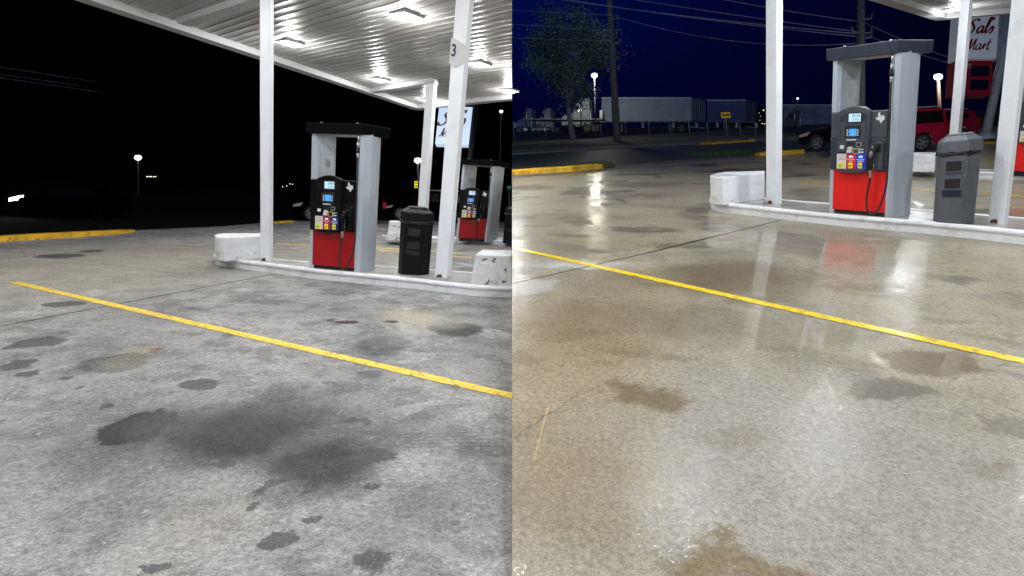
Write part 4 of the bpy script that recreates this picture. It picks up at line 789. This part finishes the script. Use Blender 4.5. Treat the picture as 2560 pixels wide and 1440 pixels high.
def board(name, corners, d, m, label, cat, lines, ink, size, foot=None, thick=.12):
    bl, br, tl = [at(x, y, d) for x, y in corners]; wd = np.linalg.norm(br - bl); hg = np.linalg.norm(tl - bl); fr = Frame(bl, (br - bl) / wd, unit(np.cross(UP, RT)), (tl - bl) / hg)
    root = thing(name, fr, label, cat); pn = MB().box(0, wd, 0, thick, 0, hg).build('panel', m, fr, root)
    t = MB()
    for i, s_ in enumerate(lines): t.text(s_, wd * .06, hg * (.56 - .46 * i), size, -.01, align='LEFT', bold=.01)
    if lines: t.build('lettering', ink, fr, pn)
    if foot:
        f_ = [float(q) for q in (fr.Mi @ Vector(at(*foot, d)))]; MB().tube([(wd / 2, thick + .06, hg), (f_[0], thick + .06, f_[2])], .05, 8).build('pole', GALV, fr, root)
    return root, fr, wd, hg, pn
board('lit_sign', [(1036, 469), (1060, 469), (1036, 453)], 40, YSIGN, 'small lit yellow roadside sign left of the far post', 'sign', ['Dollar', 'General'], INK, .20, foot=(1046, 555))
rg, fg, wg, hg_, pg = board('lit_sign', [(1267, 479), (1278.5, 479), (1267, 466)], 40, BLK, 'small green lit sign at the seam above the far black bin', 'sign', ['PE'], GSIGN, .28, foot=(1273, 555))
rw, fw_, ww, wh, pw = board('arrow_sign', [(1804, 295.5), (1827, 294.5), (1802, 281)], depth(WET.g(1820, 346)), YWARN, 'yellow warning sign with black two-way arrow beside the far fence', 'road sign', [], INK, .1, foot=(1820.5, 346), thick=.03)
ar = [(.08, .5), (.30, .78), (.30, .60), (.70, .60), (.70, .78), (.92, .5), (.70, .22), (.70, .40), (.30, .40), (.30, .22)]
MB().face([(a * ww, c * wh) for a, c in ar], -.008, -.002).build('two_way_arrow', INK, fw_, pw)

def utility_pole(px, base, top, r, label, fit):
    d = depth(WET.g(*base)); b_, t_ = at(*base, d), at(*top, d); L_ = np.linalg.norm(t_ - b_); fr = Frame(b_, RT, unit(np.cross(UP, RT)), unit(t_ - b_)); root = thing('utility_pole', fr, label, 'utility pole', 'wooden utility poles')
    MB().tube([(0, 0, -.3), (0, 0, L_ * .5), (0, 0, L_)], [r, r * .85, r * .7], 12).build('shaft', WOOD, fr, root)
    for (s_, py) in fit:
        z = L_ * (base[1] - py) / (base[1] - top[1]); MB().tube([(0, 0, z), (s_ * .55, -.1, z + .02), (s_ * .6, -.1, z + .35)], .05, 6).build('insulator_arm', GALV, fr, root)
    return d
dP = utility_pole(0, (1543, 358), (1520, -70), .30, 'slim weathered utility pole in front of the white trailer', [(1, 50), (-1, 84), (1, 112)])
dP2 = utility_pole(0, (2151, 342), (2153, -60), .26, 'dark utility pole seen through the frame of the bright pump', [(1, 50), (1, 84), (-1, 84), (1, 97)])
def wire(site, pts, d0, d1, r, label, m=WIRE):
    P = [at(x, y, d0 + (d1 - d0) * i / (len(pts) - 1)) for i, (x, y) in enumerate(pts)]; b = MB()
    fr = Frame(P[0], (1, 0, 0), (0, 1, 0), (0, 0, 1)); b.tube([tuple(p - P[0]) for p in P], r, 5, True); o = b.build('power_cable', m, fr); tag(o, label, 'cable', 'overhead cables'); clip(o, site); return o
def sagw(x0, y0, x1, y1, s, n=10): return [(x0 + (x1 - x0) * t, y0 + (y1 - y0) * t + s * 4 * t * (1 - t)) for t in np.linspace(0, 1, n)]
for i, (a, l) in enumerate(((sagw(1350, -8, 2150, 85, 6), 'uppermost thick cable from the top left to the dark pole'), (sagw(1395, -4, 2150, 92, 6), 'second thick cable just below the uppermost one'), (sagw(1530, -10, 2150, 80, 3), 'cable crossing above the middle of the blue sky'),
      (sagw(1745, -14, 2150, 54, 4), 'highest short cable right of centre'), (sagw(1260, 24, 1528, 38, 1), 'thin cable left of the slim pole, topmost'), (sagw(1260, 59, 1528, 76, 1), 'thin cable left of the slim pole, middle'), (sagw(1260, 94, 1528, 102, 1), 'thin cable left of the slim pole, lowest'),
      (sagw(1535, 40, 2150, 108, 30), 'faint cable sagging right of the slim pole'), (sagw(2155, 54, 2420, 160, 5), 'cable sloping right from the top of the dark pole'), (sagw(2155, 84, 2420, 170, 5), 'cable sloping right, behind the pump cap'))):
    wire(WET, a, dP if x_ else 30, dP2, .026 if i < 4 else .018, l) if (x_ := True) else None
for i, (a, l) in enumerate(((sagw(-60, 158, 240, 205, 0), 'brightest overhead cable in the black sky at far left'), (sagw(-60, 178, 200, 214, 0), 'middle overhead cable in the black sky at far left'), (sagw(-60, 186, 260, 232, 0), 'lowest overhead cable in the black sky at far left'))):
    wire(DRY, a, 26, 34, .022, l)

# ------------------------------------------------------------------ fence of the truck lot
fpx = [1286, 1366, 1441, 1504, 1566, 1625, 1677, 1725.6, 1771.5, 1813, 1853, 1890]; fby = [359, 355, 352, 350.5, 349, 348, 347, 346.5, 346, 345.5, 345, 344.5]
ftd = [depth(WET.g(x, y)) for x, y in zip(fpx, fby)]
Fb = [at(x, y, d) for x, y, d in zip(fpx, fby, ftd)]; Ft = [at(x - 3.5, 303.5 + i * .15, d) for i, (x, d) in enumerate(zip(fpx, ftd))]
frF = Frame(Fb[0], (1, 0, 0), (0, 1, 0), (0, 0, 1)); rootF = thing('chain_link_fence', frF, 'chain link fence with white tags along the truck lot', 'fence')
lf = lambda p: tuple(p - Fb[0])
for a, c in zip(Fb, Ft): MB().tube([lf(a), lf(c)], .035, 6).build('fence_post', GALV, frF, rootF)
MB().tube([lf(c) for c in Ft], .022, 6).build('top_rail', GALV, frF, rootF)
def mesh_mat():
    m = bpy.data.materials.new('chain link'); m.use_nodes = True; t = m.node_tree; b = t.nodes['Principled BSDF']; b.inputs['Base Color'].default_value = (.12, .125, .14, 1); b.inputs['Roughness'].default_value = .5
    tc = t.nodes.new('ShaderNodeTexCoord'); ck = t.nodes.new('ShaderNodeTexWave'); ck.inputs['Scale'].default_value = 4; t.links.new(tc.outputs['Object'], ck.inputs['Vector'])
    mr = t.nodes.new('ShaderNodeMapRange'); t.links.new(ck.outputs['Fac'], mr.inputs[0]); mr.inputs[1].default_value = .8; mr.inputs[2].default_value = .95; mr.inputs[4].default_value = .5; t.links.new(mr.outputs[0], b.inputs['Alpha']); return m
CL = mesh_mat(); b = MB(); b.add([lf(p) for p in Fb + Ft], [(i, i + 1, len(Fb) + i + 1, len(Fb) + i) for i in range(len(Fb) - 1)]); b.build('wire_mesh', CL, frF, rootF)
for x in (1288, 1380, 1464, 1536, 1607, 1684, 1741, 1794, 1842, 1891):
    i = int(np.searchsorted(fpx, x)); i = min(max(i, 1), len(fpx) - 1); t = (x - fpx[i - 1]) / (fpx[i] - fpx[i - 1]); d = ftd[i - 1] + t * (ftd[i] - ftd[i - 1]) - .1
    w_ = 3.6 if x < 1500 else 2.6; q = [at(x - w_, 319, d), at(x + w_, 319.5, d), at(x + w_, 307, d), at(x - w_, 306.5, d)]
    MB().prism([lf(p + np.array([0, .03, 0])) for p in q], [lf(p) for p in q]).build('white_tag', mat('fence tag', (.42, .45, .5), .6), frF, rootF)

# ------------------------------------------------------------------ tree
def tree():
    d = depth(WET.g(1434, 355)); b0 = at(1434, 356, d); fr = Frame(b0, RT, (0, 1, 0), UP); root = thing('tree', fr, 'slender forked tree with loose dark crown beside the street lamp', 'tree'); s = d / F
    q = lambda x, y, z=0: ((x - 1434) * s, z, (356 - y) * s)
    t = MB(); t.tube([q(1436, 360), q(1428, 325), q(1423, 290), (q(1422, 268))], [8 * s, 6.5 * s, 5.5 * s, 5 * s], 10)
    limbs = [[q(1422, 270), q(1418, 240), q(1414, 200, .4), q(1400, 150, .8), q(1388, 90, .6)], [q(1423, 268), q(1429, 235), q(1433, 200, -.3), q(1440, 150, -.6), q(1450, 70, -.4)],
             [q(1414, 200, .4), q(1385, 170, 1), q(1352, 140, 1.5)], [q(1433, 200, -.3), q(1465, 165, -1), q(1500, 130, -1.4)], [q(1440, 150, -.6), q(1470, 110, .4), q(1490, 80, 1)], [q(1400, 150, .8), q(1370, 110, -.6), q(1360, 70, -.8)]]
    for l in limbs: t.tube(l, list(np.linspace(4 * s, .8 * s, len(l))), 7)
    t.build('trunk', BARK, fr, root)
    for nm_, mm_, cnt in (('crown', LEAF, 11000), ('crown_highlights', LEAF2, 2200)):  # second set: paler leaves, painted highlights scattered through the crown
        b = MB(); cl = []
        for l in limbs[0:]:
            for _ in range(9): i = rng.randint(1, len(l)); cl.append(np.array(l[i]) + rng.normal(0, 1, 3) * np.array([22 * s, 1.1, 20 * s]))
        for cx, cy in ((1355, 150), (1380, 60), (1395, 40), (1450, 45), (1440, 30), (1420, 75), (1480, 110), (1510, 120), (1525, 140), (1345, 120), (1400, 190), (1370, 180), (1460, 180), (1500, 170), (1420, 130), (1440, 100), (1375, 110), (1490, 75), (1340, 170), (1430, 170), (1390, 120), (1470, 150)): cl.append(np.array(q(cx, cy, rng.normal(0, .8))))
        for _ in range(cnt):
            c = cl[rng.randint(len(cl))] + rng.normal(0, 1, 3) * np.array([15 * s, .7, 13 * s]); a = unit(rng.normal(0, 1, 3)); e = unit(np.cross(a, rng.normal(0, 1, 3))); r = .12 * rng.uniform(.6, 1.5)
            lp = np.array(q(1486, 188)); 
            if math.hypot(c[0] - lp[0], c[2] - lp[2]) < 20 * s: continue
            b.add([c - a * r, c + e * r * .5, c + a * r, c - e * r * .5], [(0, 1, 2, 3)])
        b.build('crown' if nm_ == 'crown' else 'highlight_leaves', mm_, fr, root).name = 'crown'
tree()

# ------------------------------------------------------------------ vehicles
def wheel(fr, root, x, y, r, w, m=RIM, spokes=6, name='wheel', tyre=None):
    t = MB(); n = 24; rings = []
    for rr, yy in ((r * .66, y), (r * .95, y), (r, y + w * .2), (r, y + w * .8), (r * .95, y + w), (r * .66, y + w)): rings.append([(x + rr * math.cos(2 * math.pi * k / n), yy, r + rr * math.sin(2 * math.pi * k / n)) for k in range(n)])
    vs = [v for q in rings for v in q]; t.add(vs, [(i * n + k, i * n + (k + 1) % n, (i + 1) * n + (k + 1) % n, (i + 1) * n + k) for i in range(5) for k in range(n)], True)
    to = t.build('wheel', tyre or TYR, fr, root); h = MB(); h.disc((x, r), r * .16, y - .005, y + w * .5, 12)
    for k in range(spokes):
        a = 2 * math.pi * k / spokes + .3; c, s_ = math.cos(a), math.sin(a); p = lambda u, v: (x + u * c - v * s_, r + u * s_ + v * c)
        pts = [p(r * .1, -r * .10), p(r * .62, -r * .13), p(r * .62, r * .13), p(r * .1, r * .10)]; h.face(pts, y + .01, y + .04)
    q0 = [(x + r * .68 * math.cos(2 * math.pi * k / n), y + .004, r + r * .68 * math.sin(2 * math.pi * k / n)) for k in range(n)]; q1 = [(x + r * .58 * math.cos(2 * math.pi * k / n), y + .004, r + r * .58 * math.sin(2 * math.pi * k / n)) for k in range(n)]
    h.add(q0 + q1, [(k, (k + 1) % n, n + (k + 1) % n, n + k) for k in range(n)]); h.build('rim', m, fr, to)
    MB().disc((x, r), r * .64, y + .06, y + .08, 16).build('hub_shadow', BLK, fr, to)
def car(fr, label, paint, kind, group, wid=1.8, head_on=False, flip=False, rear_lamp=True, scale=1., rim=None):
    """faces -a; near side at b = 0"""
    root = thing('parked_car', fr, label, 'car', group)
    if kind == 'suv':
        L_, wr = 5.0, .39; low = [(0, .45), (.05, .85), (.12, 1.0), (1.25, 1.12), (1.6, 1.17), (4.75, 1.22), (4.93, 1.15), (5.0, .75), (4.98, .45), (4.6, .36)]; wx = (.95, 4.0)
        gh = [(1.5, 1.15), (2.15, 1.80), (2.5, 1.87), (4.5, 1.85), (4.75, 1.75), (4.93, 1.2)]; win = [(1.75, 1.22), (2.28, 1.72), (4.62, 1.74), (4.78, 1.24)]
    elif kind == 'crossover':
        L_, wr = 4.7, .37; low = [(0, .42), (.03, .75), (.14, .92), (1.1, 1.05), (1.5, 1.12), (4.2, 1.18), (4.6, 1.05), (4.7, .7), (4.66, .42), (4.3, .33)]; wx = (.92, 3.75)
        gh = [(1.35, 1.1), (2.1, 1.60), (2.6, 1.68), (3.9, 1.62), (4.3, 1.5), (4.6, 1.08)]; win = [(1.65, 1.16), (2.22, 1.54), (3.7, 1.55), (4.12, 1.32), (3.9, 1.2)]
    else:
        L_, wr = 4.6, .34; low = [(0, .4), (-.02, .62), (.10, .78), (1.0, .95), (1.4, .98), (4.1, 1.02), (4.5, .95), (4.58, .6), (4.5, .38), (4.2, .3)]; wx = (.88, 3.7)
        gh = [(1.2, .96), (2.0, 1.40), (2.5, 1.46), (3.5, 1.42), (4.2, 1.0)]; win = [(1.5, 1.0), (2.1, 1.36), (3.4, 1.37), (3.9, 1.04)]
    # lower body with wheel arches
    out = list(low); bot = []
    for wxx in wx[::-1]:
        for k in range(9): a = math.pi * k / 8; bot.append((wxx + wr * 1.22 * math.cos(a), max(.30, wr + wr * 1.22 * math.sin(a))))
    prof = out + bot + [(.3, .3)]
    b = MB(); sec = [(0.06, .93), (0, 1.), (wid, 1.), (wid - .06, .93)]; mid_ = (L_ / 2, .7)
    rings = []
    for yy, k in ((0.0, .985), (.05, 1.0), (wid - .05, 1.0), (wid, .985)):
        rings.append([(mid_[0] + (x - mid_[0]) * k, yy, z if z < .5 else .5 + (z - .5) * (k if yy in (0.0, wid) else 1)) for x, z in prof])
    n = len(prof); vs = [v for r in rings for v in r]; b.add(vs, [(i * n + k, i * n + (k + 1) % n, (i + 1) * n + (k + 1) % n, (i + 1) * n + k) for i in range(3) for k in range(n)] + [tuple(range(n)), tuple(range(3 * n, 4 * n))[::-1]])
    bo = b.build('body', paint, fr, root, bevel=.03)
    tz = lambda z: .13 * (z - 1.0) / .7 + .04
    g = MB().prism([(x, tz(z), z) for x, z in gh], [(x, wid - tz(z), z) for x, z in gh]); g.build('cabin', paint, fr, root, bevel=.05)
    MB().prism([(x, tz(z) - .008, z) for x, z in win], [(x, tz(z) + .02, z) for x, z in win]).build('side_window', GLS, fr, root)
    pl = (win[0][0] + win[-1][0]) / 2; MB().box(pl - .04, pl + .04, tz(1.4) - .03, tz(1.4) + .03, win[0][1], win[1][1]).build('door_pillar', paint, fr, root)
    a0_, a1_ = gh[0], gh[1]; MB().hexa([(a0_[0] - .01, .12, a0_[1] + .03), (a0_[0] - .01, wid - .12, a0_[1] + .03), (a0_[0] + .02, wid - .12, a0_[1]), (a0_[0] + .02, .12, a0_[1]), (a1_[0] - .03, .2, a1_[1] - .02), (a1_[0] - .03, wid - .2, a1_[1] - .02), (a1_[0], wid - .2, a1_[1] - .05), (a1_[0], .2, a1_[1] - .05)]).build('windscreen', GLS, fr, root)
    for yy in (-.012, wid - .2):
        for q in wx: wheel(fr, root, q, yy, wr, .22, rim or RIM, tyre=rim)
    for yy in (-.004, wid - .25):
        MB().hexa([(.02, yy, .68), (.42, yy, .74), (.42, yy + .25, .74), (-.01, yy + .25, .68), (.06, yy, .80), (.55, yy, .93), (.55, yy + .25, .93), (.05, yy + .25, .82)]).build('headlight', HEADON if head_on and yy < 0 else (FARK if rim else HEADL), fr, root)
        if kind != 'sedan' or rear_lamp: MB().box(L_ - .16, L_ + .02, yy, yy + .2, .82, 1.12).build('taillight', FARK if rim is FARK else TAIL, fr, root)
    MB().box(.30, .44, -.008, .02, .76, .82).build('side_marker', FARK if rim else AMB, fr, root)
    if kind != 'sedan':
        for yy in (.2, wid - .24): MB().tube([(gh[1][0] + .3, yy, gh[1][1] + .09), (gh[3][0], yy, gh[3][1] + .06)], .02, 6).build('roof_rail', TRL, fr, root)
        MB().box(L_ * .52, L_ * .56, -.03, 0, .95, .99).build('door_handle', paint, fr, root)
        MB().box(L_ + .005, L_ + .03, .35, wid - .35, .85, 1.0).build('number_plate', TRL, fr, root)
    return root
def car_frame(site, px, py, scale, Vx=.55, d=None):
    O = site.g(px, py) if d is None else at(px, py, d); V = unit(np.array([Vx, math.sqrt(1 - Vx * Vx), 0])); V = V - site.n * (V @ site.n)
    U = unit(np.array([1, 0, 0]) - site.n * site.n[0]); return Frame(O, U * scale, V * scale, site.n * scale)
# origins are the front foot of each car on its near side
def place(site, px, py, scale, ax, **k):
    f = car_frame(site, px, py, scale, **k); f2 = Frame(f.O - ax * f.U, f.U, f.V, f.W); return f2
car(place(WET, 2040, 379, .86, .92), 'black car facing left whose front sticks out left of the bright pump', CARK, 'crossover', 'cars parked beyond the wet forecourt')
car(place(WET, 2303, 380, .80, 4.0), 'bright maroon estate car seen at its rear wheel, right of the bright pump', CARR, 'suv', 'cars parked beyond the wet forecourt')
car(place(WET, 2396, 356, .82, 3.75), 'darker maroon car behind the far post with its tail lamp showing', CARR2, 'crossover', 'cars parked beyond the wet forecourt')
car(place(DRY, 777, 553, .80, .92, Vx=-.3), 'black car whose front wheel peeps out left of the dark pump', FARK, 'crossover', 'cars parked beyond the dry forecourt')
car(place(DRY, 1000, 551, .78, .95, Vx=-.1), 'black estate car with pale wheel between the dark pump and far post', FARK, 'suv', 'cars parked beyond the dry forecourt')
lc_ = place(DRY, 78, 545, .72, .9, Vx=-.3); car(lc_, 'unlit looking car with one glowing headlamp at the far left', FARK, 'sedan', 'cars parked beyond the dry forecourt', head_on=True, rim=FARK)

def box_trailer(px0, px1, px2, top, bottom, ground, d, label, m, rearm, roof=TRL):
    s = d / F; O = at(px0, ground, d); V = unit(np.array([.72, .70, 0])); Lx = (px1 - px0) * s; fr = Frame(O, RT, V, UP); root = thing('box_trailer', fr, label, 'trailer', 'trailers parked in the truck lot')
    z0, z1 = (ground - bottom) * s, (ground - top) * s; Dw = (px2 - px1) * s / (.72 - .70 * ((px1 - 1280) / F)); Dw = min(Dw, 9)
    bo = MB().box(0, Lx, 0, Dw, z0, z1).build('cargo_box', m, fr, root); MB().box(-.02, Lx + .02, -.03, .06, z1 - .10, z1 + .04).build('roof_rail', roof, fr, root)
    MB().box(0, Lx, -.03, .03, z0 - .18, z0).build('floor_rail', TRF, fr, root)
    mk = MB()
    for k in range(int(Lx / .9)): mk.box(k * .9 + .2, k * .9 + .5, -.04, -.03, z0 - .06, z0 - .02)
    mk.build('reflective_tape', TRL, fr, root)
    for k in range(2): MB().box(Lx + .01, Lx + .05, Dw * (.04 + .5 * k), Dw * (.46 + .5 * k), z0 + .1, z1 - .12).build('rear_door', rearm, fr, root)
    for k in (.3, .44, .56, .7): MB().box(Lx + .05, Lx + .09, Dw * k, Dw * k + .06, z0 + .05, z1 - .1).build('lock_rod', TRF, fr, root)
    r = min(.52, z0 * .48)
    for q in (Lx - 1.2, Lx - 2.4): wheel(fr, root, q, .1, r, .3, TRF, 8)
    MB().box(2.2, 2.35, .2, .35, .0, z0).build('landing_leg', TRF, fr, root); MB().box(Lx - .1, Lx, .1, Dw - .1, z0 * .42, z0 * .50).build('bumper_bar', TRL, fr, root)
    return root
box_trailer(1504, 1728, 1765, 244, 302, 331, 62, 'long white box trailer behind the slim utility pole', TRW, TRW)
box_trailer(1768, 1865, 1892, 250, 302, 329, 66, 'dark blue box trailer behind the two-way arrow sign', TRB, mat('blue rear door', (.07, .12, .22), .6))
box_trailer(1958, 2120, 2150, 262, 310, 328, 70, 'pale grey blue trailer right of the white post, in the far lot', mat('pale trailer', (.16, .19, .27), .7, var=.3, scale=.6), TRB)
def tractor(px, ground, d, label, m, hpx, wpx, lit=1.):
    s = d / F; fr = Frame(at(px, ground, d), RT, unit(np.array([.3, .95, 0])), UP); root = thing('truck_tractor', fr, label, 'truck', 'trucks parked in the truck lot'); H = hpx * s; L_ = wpx * s
    MB().face([(L_ * .42, .22 * H), (L_ * .42, .60 * H), (L_ * .52, .80 * H), (L_ * .66, .97 * H), (L_, H), (L_, .22 * H)], 0, 2.4).build('cab', m, fr, root, bevel=.08)
    MB().face([(0, .2 * H), (.02 * L_, .46 * H), (.12 * L_, .52 * H), (.42 * L_, .58 * H), (.42 * L_, .2 * H)], .15, 2.25).build('bonnet', m, fr, root, bevel=.12)
    MB().box(L_ * .50, L_ * .64, -.03, .02, .62 * H, .78 * H).build('side_window', GLS, fr, root)
    MB().tube([(L_ * .72, -.12, .2 * H), (L_ * .72, -.12, 1.05 * H)], .09, 8).build('exhaust_stack', CHR, fr, root); MB().tube([(L_ * 1.03, -.12, .2 * H), (L_ * 1.03, -.12, .62 * H)], .09, 8).build('fairing_tube', TRL, fr, root)
    MB().box(-.05, L_ * 1.5, .5, 1.9, .15 * H, .20 * H).build('chassis', TRF, fr, root); MB().box(L_ * .5, L_ * .75, -.05, .5, .08 * H, .2 * H).build('fuel_tank', CHR, fr, root)
    for q in (.2, 1.15, 1.38): wheel(fr, root, L_ * q, -.02, .12 * H, .3, TRF, 8)
    MB().box(-.04, 0, .5, 1.9, .26 * H, .44 * H).build('grille', CHR, fr, root)
    return root
tractor(1402, 332, 60, 'pale sleeper cab truck just right of the tree trunk', TRW, 87, 72)
tractor(1955, 330, 62, 'dark truck silhouette in front of the pale trailer', TRF, 55, 44)
tractor(1290, 332, 64, 'dark truck cab at the left end of the fence', TRB, 62, 38)
tractor(1332, 332, 66, 'truck with pale flat front panel left of the tree', mat('hazy white cab', (.2, .24, .3), .6), 62, 44)
# flatbed trailer
sF = 57 / F; frT = Frame(at(1318, 333, 57), RT, unit(np.array([.3, .95, 0])), UP); rt = thing('flatbed_trailer', frT, 'low flatbed trailer with reflective tape behind the fence and tree', 'trailer', 'trailers parked in the truck lot')
MB().box(0, 190 * sF, 0, 2.4, 33 * sF, 37 * sF).build('deck', TRF, frT, rt); tk = MB()
for k in range(22): tk.box(k * .36 + .1, k * .36 + .28, -.03, -.001, 34.5 * sF, 36 * sF)
tk.build('reflective_tape', TRL, frT, rt)
for q in (8, 8.8): wheel(frT, rt, 150 * sF + (q - 8) * 1.1, .05, .5, .3, TRF, 8)
wheel(frT, rt, 30 * sF, .05, .5, .3, TRF, 8); MB().box(180 * sF, 187 * sF, .3, 2.1, 38 * sF, 58 * sF).build('headboard', TRL, frT, rt); MB().box(10 * sF, 55 * sF, .0, .05, 9 * sF, 11 * sF).build('side_bar', TRL, frT, rt)

# far buildings in the black of the dry half: only their lit windows read
def far_block(px0, px1, y0, y1, d, wins, label):
    s = d / F; fr = Frame(at(px0, y1, d), RT, (0, 1, 0), UP); root = thing('building', fr, label, 'building', 'dark buildings far beyond the dry forecourt'); MB().box(0, (px1 - px0) * s, 0, 6, 0, (y1 - y0) * s).build('wall', BLDG, fr, root)
    MB().box(-.2, (px1 - px0) * s + .2, -.2, 6.2, (y1 - y0) * s, (y1 - y0) * s + .2).build('roof', BLDG, fr, root)
    for (wx_, wy, ww_, wh_) in wins: MB().box((wx_ - px0) * s, (wx_ + ww_ - px0) * s, -.03, 0, (y1 - wy - wh_) * s, (y1 - wy) * s).build('window', HZM, fr, root)
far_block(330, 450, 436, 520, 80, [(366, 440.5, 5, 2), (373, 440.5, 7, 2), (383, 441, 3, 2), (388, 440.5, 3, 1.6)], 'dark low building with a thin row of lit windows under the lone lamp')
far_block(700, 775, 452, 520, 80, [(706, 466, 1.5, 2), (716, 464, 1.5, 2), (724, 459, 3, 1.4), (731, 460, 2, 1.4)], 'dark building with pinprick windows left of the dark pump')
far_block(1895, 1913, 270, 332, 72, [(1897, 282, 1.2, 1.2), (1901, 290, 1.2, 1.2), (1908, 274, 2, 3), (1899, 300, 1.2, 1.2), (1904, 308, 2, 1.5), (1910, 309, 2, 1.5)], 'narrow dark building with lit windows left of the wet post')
